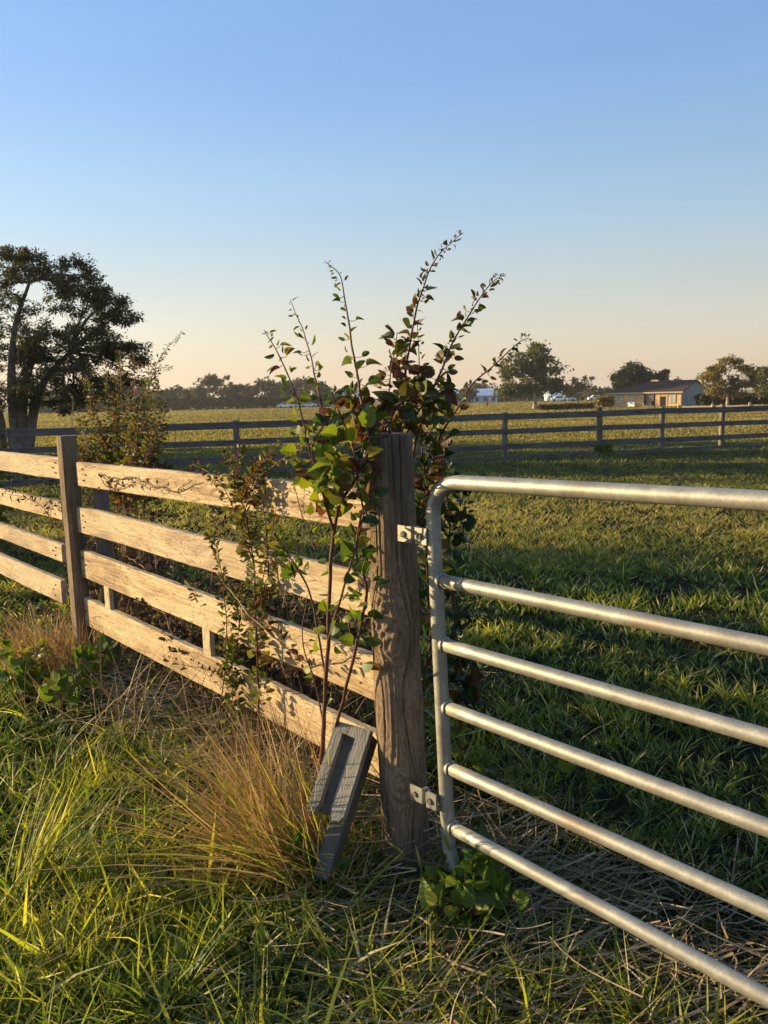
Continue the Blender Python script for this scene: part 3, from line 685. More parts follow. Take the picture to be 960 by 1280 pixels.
for i, (px, py, r_) in enumerate(FT):
    lab = {266: ftw[0], 331: ftw[1], 385: ftw[2], 602: 'low grey-green tree just left of the round field tree'}.get(px, 'small hazy tree, %s from left in the distant left treeline' % ORD[FL_.index(px)] if px < 500 and FL_.index(px) < 20 else 'small hazy tree, %s from right in the distant left treeline' % ORD[len(FL_)-1-FL_.index(px)] if px < 500 else 'small hazy tree on the horizon right of the gate post, %s from left' % ORD[FR_.index(px)])
    grp = None if px in (266,331,385,602) else 'small trees of the distant treeline'
    hz = 496-(px-480)*0.0236; dd = random.uniform(225, 260); py = py+3
    tree('far_tree', lab, dd, px, 506, [(px-r_*.5, py+r_*.35, r_*.7, r_*.42, 1), (px+r_*.5, py+r_*.3, r_*.7, r_*.42, 1), (px, py+r_*.15, r_*.5, r_*.35, 1), (px+random.uniform(-3,3), py+r_*.9, r_*1.1, r_*.5, 1.3), (px, (py+r_+504)/2, r_*.9, 5, 1)],
         M['tree_far'], M['palebark'] if px == 266 else M['bark'], 0.85, int(620*r_/8), 4.0, 8, 0.3, (px, min(hz-1, py+r_)), group=grp)
hedge('hedge', 'distant dark hedge line under the far trees at the left', 40, 425, 496, 222, 2, M['tree_deep'], 0.9, 9000)
hedge('hedge', 'distant low dark scrub behind the long pale roofs', 520, 770, 489, 268, 0, M['tree_far'], 0.9, 5000)
# tree standing outside the frame on the left: its shade lies over the pasture
for lb_, (x, y, h) in zip(('nearest','tallest inner','round inner','farthest'), ((-24, 20.4, 7.5), (-33, 25.3, 9.0), (-27, 24.6, 8.0), (-36, 22.8, 9.5))):
    t = thing('shade_tree', lb_+' leafy tree of the group beyond the left side of the field', 'tree', (x, y, 0), 0, 'trees beyond the left side')
    mb = MB().tube([(x,y,-.1),(x+.2,y,h*.3),(x,y,h*.7)], [.25,.2,.08], 8)
    n = 7000; g = rng.normal(size=(n,3)); g /= np.linalg.norm(g, axis=1)[:,None]; g *= (rng.random(n)**0.33)[:,None]
    pos = np.array([x,y,h*.52]) + g*np.array([2.6,1.5,h*.46])
    adopt(mb.build('trunk', M['bark']), t); scatter('crown', CLUMP_V, CLUMP_F, pos, rand_frames(n), 0.26, M['tree'], t)

# ------------------------------------------------------------------ farmhouse
def farmhouse():
    n = Vector((-.6,-.8,0)); tdir = Vector((.8,-.6,0)); back = -n; Z = Vector((0,0,1))
    C_ = P(852, 500, 118); zb_ = -1.02; C_.z = zb_; L = 11.2; Wd = 14.5; eh = P(852,489,118).z - zb_; rise = 1.75
    t = thing('farmhouse', 'low pale timber farmhouse with brown pitched roof beside the hedge', 'house', C_)
    wallm = plain('house_wall_lit', (0.60,0.40,0.18), 0.85, 0, 0.2, 1.2); sidem = plain('house_wall_shaded', (0.34,0.31,0.27), 0.85, 0, 0.2, 1.0)  # front in sunlit yellow, other walls in shaded grey: light put into colour
    roofm = plain('house_roof', (0.085,0.05,0.036), 0.95, 0, 0.2, 1.5, 0.2, 0.05); trim = plain('house_trim', (0.42,0.33,0.22), 0.7, 0, 0.1, 2); dark = plain('dark_opening', (0.012,0.011,0.01), 0.8); pane = plain('window_pane', (0.42,0.40,0.33), 0.3, 0, 0.2, 1); white = plain('white_paint', (0.75,0.75,0.72), 0.5, 0, 0.05, 2)
    rot = Matrix((tdir, back, Z)).transposed()
    def B(x0,x1,y0,y1,z0,z1,mb=None):
        mb = mb or MB(); c = rot @ Vector(((x0+x1)/2,(y0+y1)/2,(z0+z1)/2)); mb.box(c, (x1-x0,y1-y0,z1-z0), rot); return mb
    # walls
    B(-L,0,0,0.2,-.3,eh).build('wall', wallm, t)
    mb = MB(); prof = [(0.2,-.3),(Wd,-.3),(Wd,eh),(Wd/2,eh+rise),(0.2,eh+0.05)]
    mb.prism(prof, rot@Vector((-0.2,0,0)), back, tdir, Z, 0.2); o = mb.build('wall', sidem, t); o['label'] = 'gable end wall in shaded grey'
    B(-L,-L+0.2,0.2,Wd,-.3,eh).build('wall', sidem, t); B(-L+.2,-.2,Wd-.2,Wd,-.3,eh).build('wall', sidem, t)
    # roof: ridge along the length, hipped at the left, gable at the right
    ov = 0.45; e0 = eh-0.02; rz = eh+rise+0.02; hipx = -L+4.6
    V = [(-L-ov,-ov,e0),(ov*.6,-ov,e0),(ov*.6,Wd+ov,e0),(-L-ov,Wd+ov,e0),(hipx,Wd/2,rz),(ov*.6,Wd/2,rz)]
    V2 = [(x,y,z-0.16) for (x,y,z) in V]; VV = [rot@Vector(v) for v in V+V2]
    mb = MB(); mb.add(VV, [(0,1,5,4),(3,0,4),(2,3,4,5),(7,6,10,11),(6,9,10),(9,8,11,10),(0,6,7,1),(1,7,11,5),(5,11,8,2),(2,8,9,3),(3,9,6,0)])
    r_ = mb.build('roof', roofm, t)
    B(-L-ov,ov*.6,-ov-.05,-ov-0.003,eh-.24,eh-.03).build('fascia', trim, r_)
    B(hipx-.3,hipx+.9,Wd/2-.5,Wd/2+.5,rz-.2,rz+.14).build('ridge_vent', trim, r_)
    for x in (-L+.08, -8.75, -6.85, -4.6, -3.35, -2.25, -.12):
        B(x-.07,x+.07,-0.05,-0.003,-.2,eh-.26).build('trim_board', trim if x in (-L+.08,-.12) else wallm, t)
    def win(x0,x1,z0,z1,pm=pane):
        fr_ = MB(); w = 0.09
        B(x0,x1,-.08,-.004,z1-w,z1,fr_); B(x0,x1,-.08,-.004,z0,z0+w,fr_); B(x0,x0+w,-.08,-.004,z0+w,z1-w,fr_); B(x1-w,x1,-.08,-.004,z0+w,z1-w,fr_)
        B((x0+x1)/2-.03,(x0+x1)/2+.03,-.07,-.004,z0+w,z1-w,fr_)
        f = fr_.build('window', trim, t); B(x0+w,x1-w,-.03,-.006,z0+w,z1-w).build('pane', pm, f)
    win(-10.35,-9.05,.45,2.0); win(-8.0,-7.15,.75,2.0); win(-2.15,-0.85,.45,2.1)
    B(-8.1,-7.0,-.5,-.1,0,.75).build('planter', white, t)
    B(-5.7,-4.0,-.03,-.004,.15,2.1).build('opening', dark, t); win(-5.35,-4.75,.2,2.05,white); win(-4.55,-4.2,.9,2.0,white)
    d = B(-3.15,-2.35,-.05,-.004,0,1.55).build('door', dark, t)
    return t
farmhouse()
def rail_fence_far():
    t = thing('low_rail_fence', 'low pale sunlit rail fence in front of the hedge at the right', 'fence', P(900,512,100))
    o = t.location.copy(); tm = M['rail']; mb = MB()
    a = P(850,511,100); b = P(1010,505.5,92)
    MB().box((a+b)/2-o, ((b-a).length, .12, .32), Matrix.Rotation(math.atan2(b.y-a.y, b.x-a.x), 3, 'Z')).build('rail', tm, t)
    for px in (848,893,940,985):
        f = (px-850)/160; q = a.lerp(b, f); gz = float(zg(q.x,q.y))
        MB().box((q.x-o.x, q.y-o.y-.1, (gz+q.z+.5)/2-o.z), (.28,.2,q.z+.5-gz), None, .02).build('post', tm, t)
rail_fence_far()
# far sheds with pale blue roofs, cars, marker post
def shed(name, label, x0, x1, ytop, Y, D, roofc, wallc, rise=1.2, wallh=2.0):
    a, b = P(x0, 498, Y), P(x1, 498, Y); zb_ = float(zg(a.x, Y)); zt = P((x0+x1)/2, ytop, Y).z; t = thing(name, label, 'building', ((a.x+b.x)/2, Y, zb_))
    Lx = b.x-a.x; H = zt-zb_; we = H*0.55
    MB().box((0,D/2,we/2), (Lx,D,we), None, .05).build('wall', plain('shed_wall', wallc, .6, 0, .15, .3), t)
    prof = [(-0.6,we-.25)] + [(D*k/8, we + (H-we)*math.sin(math.pi*k/8)+.02) for k in range(9)] + [(D+.6,we-.25)]
    V = []; n = len(prof)
    for xx in (-Lx/2-.3, Lx/2+.3):
        for (y, z) in prof: V.append((xx,y,z))
    mb = MB(); mb.add(V, [(i, i+1, n+i+1, n+i) for i in range(n-1)] + [tuple(range(n)), tuple(range(n,2*n))[::-1]] + [(0,n,2*n-1,n-1)])
    r_ = mb.build('roof', plain('shed_roof', roofc, .35, 0, .12, .2), t)
    for k in range(6):
        x = -Lx/2 + Lx*(k+.5)/6; MB().box((x,-.03,we*.45), (Lx/14,.05,we*.5), None, 0).build('door' if k == 2 else 'window', plain('shed_glass', (.06,.08,.1), .3), t)
shed('long_shed', 'long low shed with pale blue roof seen behind the gate post leaves', 560, 622, 486, 240, 14, (.42,.52,.62), (.5,.55,.6))
shed('long_shed', 'long low pale blue roofed shed right of the round field tree', 692, 752, 488, 245, 14, (.40,.50,.60), (.6,.62,.62))
shed('far_house', 'white house with grey roof in the far treeline above the left rails', 426, 452, 487, 235, 8, (.5,.5,.5), (.7,.68,.64))
shed('far_house', 'small blue roofed house among the far trees beside the big left tree', 184, 196, 494, 240, 8, (.35,.45,.6), (.55,.52,.48))
def car(px, label, colr, Y=218, rz=0.2):
    q = P(px, 505, Y); q.z = float(zg(q.x, q.y)); t = thing('parked_car', label, 'car', q, rz, None); pm = plain('car_paint', colr, .3, 0, .04, 1); gl = plain('car_glass', (.02,.025,.03), .15); ty = plain('tyre', (.02,.02,.02), .8)
    prof = [(-2.3,.35),(-2.35,.75),(-2.1,1.0),(-1.5,1.05),(-.9,1.55),(.7,1.6),(1.3,1.08),(2.2,.95),(2.35,.6),(2.3,.35)]
    MB().prism(prof, (0,-.85,0), Vector((1,0,0)), Vector((0,1,0)), Vector((0,0,1)), 1.7).build('body', pm, t)
    for y in (-.87,.85): MB().prism([(-1.25,1.08),(-.8,1.46),(.6,1.5),(1.05,1.1)], (0,y,0), Vector((1,0,0)), Vector((0,1,0)), Vector((0,0,1)), .03).build('window', gl, t)
    for x in (-1.45,1.45):
        for y in (-.88,.7): MB().tube([(x,y,.33),(x,y+.2,.33)], .34, 14).build('wheel', ty, t)
for i, (px, lb, c) in enumerate([(357,'white car farthest left of the far parked row',(.75,.76,.78)),(368,'grey-blue car second in the far parked row',(.3,.34,.4)),(386,'silver car in the middle of the far parked row',(.6,.6,.6)),(403,'dark car right of the silver one in the far row',(.12,.08,.07)),(699,'white car parked below the pale blue shed',(.8,.8,.8)),(709,'light grey car parked right beside the white one',(.55,.58,.6)),(745,'white van shaped car near the small sparse tree',(.78,.78,.76))]):
    car(px, lb, c, 218+i*0.5, random.uniform(-.2,.3))
t = thing('marker_post', 'thin orange and green marker post standing in the far field', 'post', G(609,509))
o_ = t.location; h = 1.35*o_.y/ 110
MB().tube([(0,0,-.1),(0,0,1.9)], .09, 8).build('pole', plain('mp_dark', (.05,.05,.05)), t)
MB().box((0,-.1,1.15), (.28,.08,.8), None, .02).build('panel', plain('mp_orange', (.35,.12,.03)), t)
MB().box((0,-.1,.5), (.3,.08,.4), None, .02).build('panel', plain('mp_green', (.05,.12,.06)), t)

# ------------------------------------------------------------------ plants with stems and leaves
def plant(name, label, cat, stems, mat_leaf, mat_stem, base=None, extra=None, group=None, TV=LEAF_V, TF=LEAF_F, dk=1.0, ls=1.0, sp=1.0):
    """stems: dicts with pts (world), r0, r1, leaf=(size at foot, size at tip), dens (leaves per metre), spread, t0"""
    b = base or stems[0]['pts'][0]; t = thing(name, label, cat, (b.x, b.y, 0), 0, group); mb = MB()
    pos, yd, sc, rn, wf = [], [], [], [], []
    for s in stems:
        c = catmull(s['pts'], 10); n = len(c); wig = s.get('wig', 0.004)
        c = [p + Vector((mnoise.noise(p*14), mnoise.noise(p*14+Vector((5,5,5))), mnoise.noise(p*14+Vector((9,1,3)))))*wig for p in c]
        mb.tube(c, [s['r0'] + (s['r1']-s['r0'])*i/(n-1) for i in range(n)], 6)
        L = sum((c[i+1]-c[i]).length for i in range(n-1)); nl = int(L*s.get('dens', 60)*dk); t0 = s.get('t0', 0.05)
        for k in range(nl):
            u = t0 + (1-t0)*(k+random.random()*.8)/max(nl,1); u = min(u, .999); i = int(u*(n-1)); p = c[i].lerp(c[i+1], u*(n-1)-i)
            tan = (c[i+1]-c[i]).normalized(); sd = Vector((random.gauss(0,1), random.gauss(0,1), random.gauss(0,1))); sd = (sd - tan*sd.dot(tan)).normalized()
            size = (s['leaf'][0] + (s['leaf'][1]-s['leaf'][0])*u**s.get('pw',1.0))*random.uniform(.6,1.25)*ls
            spr = sp*s.get('spread', 0.03)*(1-u*.85)*random.random()
            q = p + sd*spr + sd*size*.15
            if spr > 0.012: mb.tube([p, p.lerp(q,.6)+Vector((0,0,-.002)), q], [.0012,.001,.0008], 3, False)
            y = sd*1.0 + tan*0.45 + Vector((0,0,.1)) + Vector((random.gauss(0,.3), random.gauss(0,.3), random.gauss(0,.3)))
            pos.append(tuple(q)); yd.append(tuple(y)); sc.append(size); wf.append(max(.45, 1.08-.75*u*(size<.035))*random.uniform(.8,1.1)); rn.append(min(1,max(0, (s.get('hue',.45) if (u < .55 or random.random() > (u-.4)*1.5) else random.choice([.02,.1,.95]))+random.gauss(0, s.get('hv',.25)*(1 if u < .55 else .5)))))
    adopt(mb.build('stem', mat_stem, None, True), t)
    yd = np.array(yd)
    z = rng.normal(size=(len(yd),3))*.55 + np.array([-.25,-.45,.45]); yn = yd/np.linalg.norm(yd,axis=1)[:,None]
    z -= yn*(yn*z).sum(1)[:,None]; z /= np.linalg.norm(z,axis=1)[:,None]; fr = np.stack([np.cross(yn,z)*np.array(wf)[:,None], yn, z],axis=2)
    scatter('leaves', TV, TF, pos, fr, np.array(sc), mat_leaf, t, np.array(rn), curl=1.0)
    return t
def st(ptsY, r0=.004, r1=.001, leaf=(.05,.012), dens=60, **kw):
    return dict(pts=[P(*p) for p in ptsY], r0=r0, r1=r1, leaf=leaf, dens=dens, **kw)
left = [
 st([(398,1000,2.27),(403,935,2.27),(406,880,2.27),(410,800,2.28),(413,720,2.28),(418,665,2.27),(428,625,2.22),(448,592,2.13),(462,560,2.12)], .008,.004,(.035,.04),14,t0=.35,spread=.05),
 st([(402,985,2.27),(425,890,2.25),(445,810,2.16),(458,740,2.08),(446,690,2.1),(452,640,2.1)], .006,.003,(.04,.04),38,t0=.35,spread=.06,hue=.3),
 st([(410,860,2.27),(388,745,2.34),(366,702,2.38),(347,668,2.4)], .004,.002,(.04,.03),55,t0=.5,spread=.04,hue=.4),
 st([(410,800,2.27),(432,730,2.2),(450,660,2.12),(466,610,2.11)], .004,.002,(.038,.034),45,spread=.05,hue=.3),
 st([(404,900,2.27),(392,850,2.3),(378,800,2.33),(384,745,2.34)], .003,.0015,(.03,.03),18,spread=.04,hue=.4),
 st([(418,665,2.27),(405,620,2.25),(392,580,2.24),(380,530,2.24),(365,480,2.25),(346,440,2.27),(331,415,2.28)], .005,.0012,(.050,.018),75,spread=.055,hue=.6,pw=1.6),
 st([(428,625,2.2),(415,580,2.2),(408,530,2.22),(395,475,2.25),(383,425,2.3),(362,375,2.34)], .005,.001,(.050,.014),75,spread=.055,hue=.55,pw=1.1),
 st([(448,592,2.13),(440,560,2.14),(425,520,2.2),(415,490,2.2)], .004,.002,(.052,.035),95,spread=.06,hue=.55),
 st([(395,640,2.28),(398,600,2.24),(390,560,2.22),(405,530,2.2)], .003,.002,(.045,.035),100,spread=.06,hue=.6),
 st([(395,690,2.3),(380,650,2.35),(372,620,2.36),(365,590,2.36)], .002,.001,(.035,.02),30,spread=.02,hue=.7),
 st([(462,560,2.12),(455,520,2.2),(448,480,2.25),(440,430,2.3),(432,380,2.33),(424,345,2.35),(406,326,2.36)], .005,.001,(.055,.012),62,spread=.04,hue=.45,pw=.75),
]
plant('climbing_shrub', 'tall leafy shrub with round yellow-green leaves and reddish stems climbing left of the gate post', 'shrub', left, M['leaf_vine'], M['stem'], dk=1.08*1.1)
top = [
 st([(500,1010,2.46),(496,900,2.46),(490,700,2.42)], .008,.006,(.04,.04),10,t0=.4,spread=.05,hue=.4),
 st([(500,1010,2.46),(520,900,2.46),(538,800,2.46)], .006,.003,(.04,.04),20,t0=.4,spread=.05,hue=.4),
 st([(490,700,2.42),(492,600,2.38),(500,540,2.36),(507,470,2.36),(515,415,2.36),(528,362,2.36),(548,320,2.37),(577,292,2.38)], .006,.001,(.05,.012),75,t0=.35,spread=.035,hue=.6,hv=.25,pw=1.3),
 st([(505,700,2.42),(515,580,2.38),(530,520,2.36),(548,470,2.37),(568,425,2.38),(592,385,2.39),(612,355,2.4),(629,343,2.4)], .005,.001,(.05,.012),68,t0=.35,spread=.035,hue=.35,pw=1.2),
 st([(530,640,2.44),(545,560,2.42),(566,520,2.4),(592,480,2.4),(622,452,2.42),(648,428,2.44),(661,422,2.45)], .004,.001,(.045,.012),60,t0=.2,spread=.035,hue=.15,pw=.9),
 st([(496,560,2.36),(512,510,2.36),(522,470,2.36),(524,437,2.36),(522,405,2.36)], .003,.001,(.045,.014),60,spread=.03,hue=.6),
 st([(470,600,2.36),(478,540,2.34),(485,500,2.34),(490,460,2.34),(497,415,2.34)], .004,.001,(.045,.03),110,t0=.2,spread=.07,hue=.65),
 st([(500,560,2.36),(520,520,2.34),(540,495,2.34),(565,480,2.34)], .004,.002,(.045,.035),100,spread=.06,hue=.5),
 st([(480,560,2.36),(462,530,2.34),(450,505,2.3),(432,490,2.3)], .004,.002,(.046,.04),110,spread=.06,hue=.6),
 st([(540,640,2.44),(532,600,2.42),(528,560,2.4),(545,530,2.4)], .003,.002,(.045,.04),70,spread=.05,hue=.15),
 st([(536,760,2.42),(533,690,2.4),(530,620,2.38),(536,560,2.38)], .003,.002,(.04,.045),90,spread=.05,hue=.1),
 st([(455,640,2.16),(446,600,2.14),(452,560,2.16),(448,510,2.2)], .003,.002,(.045,.04),90,spread=.06,hue=.5),
 st([(480,540,2.34),(500,505,2.3),(528,500,2.3),(550,515,2.32)], .003,.002,(.045,.04),110,spread=.06,hue=.4),
 st([(538,800,2.46),(540,720,2.46),(536,660,2.44),(534,600,2.42)], .004,.003,(.045,.045),60,spread=.05,hue=.1),
]
plant('arching_shrub', 'bronze and dark leaved shrub with long arching tips fanning out above the gate post top', 'shrub', top, M['leaf_red'], M['stem'], dk=1.35)
trail = [
 st([(588,900,2.75),(578,850,2.7),(570,790,2.66),(564,720,2.62),(562,650,2.6),(556,590,2.58),(548,550,2.56)], .005,.002,(.05,.04),60,spread=.05,hue=.2),
 st([(568,780,2.66),(585,768,2.64),(605,772,2.62),(625,768,2.6)], .002,.001,(.035,.02),60,spread=.03,hue=.1),
 st([(566,700,2.6),(575,660,2.6),(580,630,2.6),(585,600,2.6)], .002,.001,(.045,.03),60,spread=.03,hue=.2),
 st([(585,900,2.75),(580,860,2.7),(588,830,2.7)], .003,.001,(.05,.04),90,spread=.05,hue=.95,hv=.1),
]
plant('trailing_vine', 'dark leaved vine hanging behind the hinge side of the metal gate', 'vine', trail, M['leaf_dark'], M['stem'], dk=2.0)
def fy(px, off):   # depth just in front of (or behind) the fence line at this column
    return LP(px, 700, off).y
def stf(pts, off, **kw):
    return dict(pts=[LP(x, y, off + dz) for (x, y, *d) in pts for dz in [d[0] if d else 0]], **kw)
mid = [
 stf([(327,985),(325,940),(323,860),(320,780),(316,700),(305,640),(296,600),(300,560)], .07, r0=.005,r1=.0015,leaf=(.030,.024),dens=90,t0=.25,spread=.045,hue=.45),
 stf([(270,960),(276,880),(284,810),(280,740),(272,690),(262,670)], .08, r0=.003,r1=.001,leaf=(.026,.016),dens=70,t0=.25,spread=.05,hue=.5),
 stf([(288,970),(292,900),(290,840),(300,780),(303,730)], .06, r0=.003,r1=.001,leaf=(.028,.024),dens=110,t0=.2,spread=.05,hue=.15),
 stf([(322,780),(335,720),(332,660),(325,610),(318,570)], .06, r0=.003,r1=.001,leaf=(.028,.02),dens=80,spread=.04,hue=.45),
 stf([(316,700),(300,660),(285,620),(268,595),(240,580)], .07, r0=.003,r1=.001,leaf=(.030,.014),dens=100,spread=.04,hue=.6),
 stf([(305,640),(318,600),(332,575),(350,555)], .06, r0=.002,r1=.001,leaf=(.028,.014),dens=120,spread=.05,hue=.75),
 stf([(300,620),(290,590),(283,565)], .06, r0=.002,r1=.001,leaf=(.03,.02),dens=140,spread=.05,hue=.6),
 stf([(320,760),(335,690),(343,650),(348,605)], .07, r0=.002,r1=.001,leaf=(.024,.012),dens=35,spread=.02,hue=.7),
 stf([(320,600),(345,580),(365,568),(380,560)], .05, r0=.002,r1=.001,leaf=(.02,.01),dens=60,spread=.02,hue=.9),
]
plant('bramble_shrub', 'small leaved reddish bramble growing up over the middle of the fence boards', 'shrub', mid, M['leaf_small'], M['stem'], dk=2.3, ls=1.05, sp=.75)
lft = []
random.seed(5)
for (x, y) in ((108,470),(118,500),(132,452),(148,462),(150,438),(168,440),(186,455),(196,480),(206,500),(176,500),(160,490),(140,500),(100,520),(120,540),(205,530),(190,560),(210,580),(96,560)):
    bx = 160+random.uniform(-22,22); Yb = 4.45+random.uniform(-.15,.25)
    lft.append(st([(bx,805,Yb),(bx+(x-bx)*.15,700,Yb),(bx+(x-bx)*.45,600,Yb),(bx+(x-bx)*.8,(600+y)/2,Yb),(x,y,Yb)], .005,.0015,(.055,.028),58,t0=.42,spread=.13,hue=random.choice([.35,.6,.8,.9])))
lft.append(st([(165,600,4.4),(178,520,4.4),(190,470,4.4),(205,440,4.4),(229,415,4.4)], .004,.001,(.04,.014),60,spread=.04,hue=.5,t0=.2))
lft.append(st([(175,560,4.4),(185,490,4.4),(200,462,4.4),(216,459,4.4)], .003,.001,(.03,.014),50,spread=.03,hue=.5))
lft.append(st([(110,560,4.1),(105,540,4.1),(90,530,4.1),(92,500,4.1),(86,490,4.1)], .004,.002,(.03,.014),12,spread=.02,hue=.5))
for k in range(14):
    bx = 165+random.uniform(-45,45); e = bx+random.uniform(-40,45)
    lft.append(st([(bx,820,4.5),(bx+random.uniform(-10,10),740,4.5),(e,660,4.45),(e+random.uniform(-25,25),610,4.4)], .004,.0015,(.035,.02),25,t0=.3,spread=.05,hue=.9,hv=.1))
plant('overgrown_shrub', 'tangled bushy shrub with olive and rust leaves behind the square fence post at left', 'shrub', lft, M['leaf_small'], M['drystem'], dk=2.1, ls=.8)
# twig lying over the top board
tw = [stf([(125,590),(140,600),(165,598),(200,610),(225,612),(243,600)], .03, r0=.004,r1=.002,leaf=(.02,.015),dens=16,spread=.02,hue=.9,wig=.02),
      stf([(128,600),(140,612),(160,604),(185,606)], .03, r0=.003,r1=.001,leaf=(.03,.02),dens=50,spread=.03,hue=.9,wig=.02)]
plant('hanging_twig', 'bare dark twig draped over the top board right of the square post', 'twig', tw, M['leaf_brown'], M['stem'])
# thicket of dry brambles behind the boards
th = []
for k in range(135):
    px = random.uniform(95, 470); off = -random.uniform(.12,.75); y0 = 800 + (px-100)*0.42
    a = LP(px, 700, off); a.z = 0.0; h = random.uniform(.4,1.05)*(1.05 if px < 260 else .85); dx = random.gauss(0,.16)
    th.append(dict(pts=[a, a+Vector((dx*.3,random.gauss(0,.05),h*.45)), a+Vector((dx,random.gauss(0,.1),h*.85)), a+Vector((dx*1.8,random.gauss(0,.15),h*random.uniform(.75,1.0)))], r0=.004, r1=.001, leaf=(.035,.025), dens=55, spread=.06, hue=.45, hv=.3, t0=.1, wig=.01))
plant('dry_thicket', 'brown tangle of dead brambles and dry leaves behind the lower fence boards', 'thicket', th, M['leaf_brown'], M['drystem'], base=PC+FD*(-1.2)-FN*.4)
# bushes along the fence line outside the frame
for k, s in enumerate(np.arange(-5.9, -8.3, -0.36)):
    th = []
    for q in range(7):
        a = PC + FD*(float(s)+random.uniform(-.3,.3)) - FN*random.uniform(.1,.6); a.z = 0; h = random.uniform(1.35,1.75)
        th.append(dict(pts=[a, a+Vector((random.gauss(0,.1),random.gauss(0,.1),h*.5)), a+Vector((random.gauss(0,.2),random.gauss(0,.2),h))], r0=.006, r1=.002, leaf=(.07,.05), dens=110, spread=.28, hue=.4, hv=.3, t0=.02))
    plant('shade_bush', 'leafy bush off to the left, %s along the fence counted away from the camera' % ORD[k], 'shrub', th, M['leaf_small'], M['drystem'], group='bushes along the left fence')
for k, (x, y) in enumerate(((-4.7,1.5),(-5.0,2.0))):  # unseen bushes added to throw shade over the near lawn
    th = []
    for q in range(7):
        a = Vector((x+random.uniform(-.3,.3), y+random.uniform(-.25,.25), 0)); h = random.uniform(.85,1.12)
        th.append(dict(pts=[a, a+Vector((random.gauss(0,.08),random.gauss(0,.08),h*.5)), a+Vector((random.gauss(0,.15),random.gauss(0,.15),h))], r0=.006, r1=.002, leaf=(.07,.05), dens=110, spread=.26, hue=.3, hv=.3, t0=.02))
    plant('shade_bush', 'unseen leafy bush added to shade the lawn, the %s one' % ('nearer','farther')[k], 'shrub', th, M['weed'], M['drystem'], group='added shade bushes left of the lawn')
# broadleaf weeds
def weed(name, label, pts, size, mat=None):
    stl = []
    for (px, py, h) in pts:
        a = G(px, py); stl.append(dict(pts=[a, a+Vector((random.gauss(0,.02),random.gauss(0,.02),h*.5)), a+Vector((random.gauss(0,.05),random.gauss(0,.05),h))], r0=.0025, r1=.001, leaf=(size,size*.8), dens=70, spread=.05, hue=.5, t0=.3))
    return plant(name, label, 'weed', stl, mat or M['weed'], M['stem'])
random.seed(9)
weed('broadleaf_weed', 'broad bright green leaves in the grass at the foot of the left post', [(px, random.uniform(868,905), random.uniform(.2,.3)) for px in (22,40,60,75,100,118)], .07)
weed('broadleaf_weed', 'low round leaved weed at the bottom corner of the gate', [(px, random.uniform(1120,1180), random.uniform(.10,.2)) for px in (548,560,572,585,598,612,625,640,604,580,590,556)], .055)
weed('broadleaf_weed', 'green leafy weed at the foot of the leaning slotted block', [(px, random.uniform(1080,1130), random.uniform(.08,.18)) for px in (378,388,400,410,392)], .05)
weed('broadleaf_weed', 'yellowing weed in shade behind the gate bars', [(px, random.uniform(960,1010), random.uniform(.08,.2)) for px in (600,615,630,650,720,735)], .045, M['leaf_vine'])
weed('fallen_leaves', 'single pale leafed sprig in the lower left grass', [(290,1230,.16),(262,1215,.12)], .03)

# ------------------------------------------------------------------ grasses
def in_left(x, y):    # camera side of the fence line
    return (x-PC.x)*FN.x + (y-PC.y)*FN.y > 0.0
def tufted(ntuft, per, dmin, dmax, amax):
    d = np.exp(rng.uniform(math.log(dmin), math.log(dmax), ntuft)); a = rng.uniform(-amax, amax, ntuft)
    cx, cy = d*np.sin(a), d*np.cos(a); tr = rng.random(ntuft)
    X = np.repeat(cx, per); Y = np.repeat(cy, per); n = len(X); D = np.repeat(d, per)
    rr = np.abs(rng.normal(size=n))*0.018*np.maximum(1, D/3); th = rng.uniform(0, 2*np.pi, n)
    X = X+rr*np.cos(th); Y = Y+rr*np.sin(th)
    return X, Y, D, th, np.repeat(tr, per)
def nzv(X, Y, f, s=0): return np.array([mnoise.noise(Vector((x*f, y*f, s))) for x, y in zip(X, Y)])
# near grass
nt_ = 9500; per = 12
X, Y, D, th, tr = tufted(nt_, per, 1.3, 7.0, R(46)); n = len(X)
Lf = in_left(X, Y)
cn = np.repeat(nzv(X[::per], Y[::per], 1.7), per); cn2 = np.repeat(nzv(X[::per], Y[::per], 4.5, 3), per)
dist = np.abs((X-PC.x)*FN.x + (Y-PC.y)*FN.y)
h = np.where(Lf, 0.065+0.06*rng.random(n)+0.05*cn, 0.045+0.055*rng.random(n)+0.045*cn)*(0.6+0.8*tr)
h = h*np.where(rng.random(n) < .07, 1.8, 1.0)
w = np.where(rng.random(n) < np.where(Lf & (D < 3.2), .38, .10), 0.012, 0.0062)*np.maximum(1, D/3.2)
az = th + rng.normal(size=n)*.5; lean = 0.1+0.5*rng.random(n); curv = rng.uniform(.0,.9,n)
sgt = (X-PC.x)*FD.x + (Y-PC.y)*FD.y; strawy = Lf & (sgt > .15) & (dist < .75); h = h*np.where(dist < .45, .72, 1.0)*np.where(Lf, 1, .85)*np.where(strawy, np.where(rng.random(n) < .42, .35, .95), 1.0); rnd = np.clip(0.33 - .12*(dist < .4) + 0.5*cn + 0.5*cn2 + 0.20*rng.normal(size=n) + np.where(Lf, .15, -.02), 0, .92)  # blade colour carries light: sunlit lawn side paler, shaded side of fence darker
dry = rng.random(n) < np.where(Lf, .06, .16); rnd = np.where(dry, .97+.03*rng.random(n), rnd)
o = blades('lawn_grass', np.stack([X,Y,np.full(n,-.01)],1), h, w, az, lean, curv, M['grass'], 3, None, rnd); tag(o, kind='stuff')
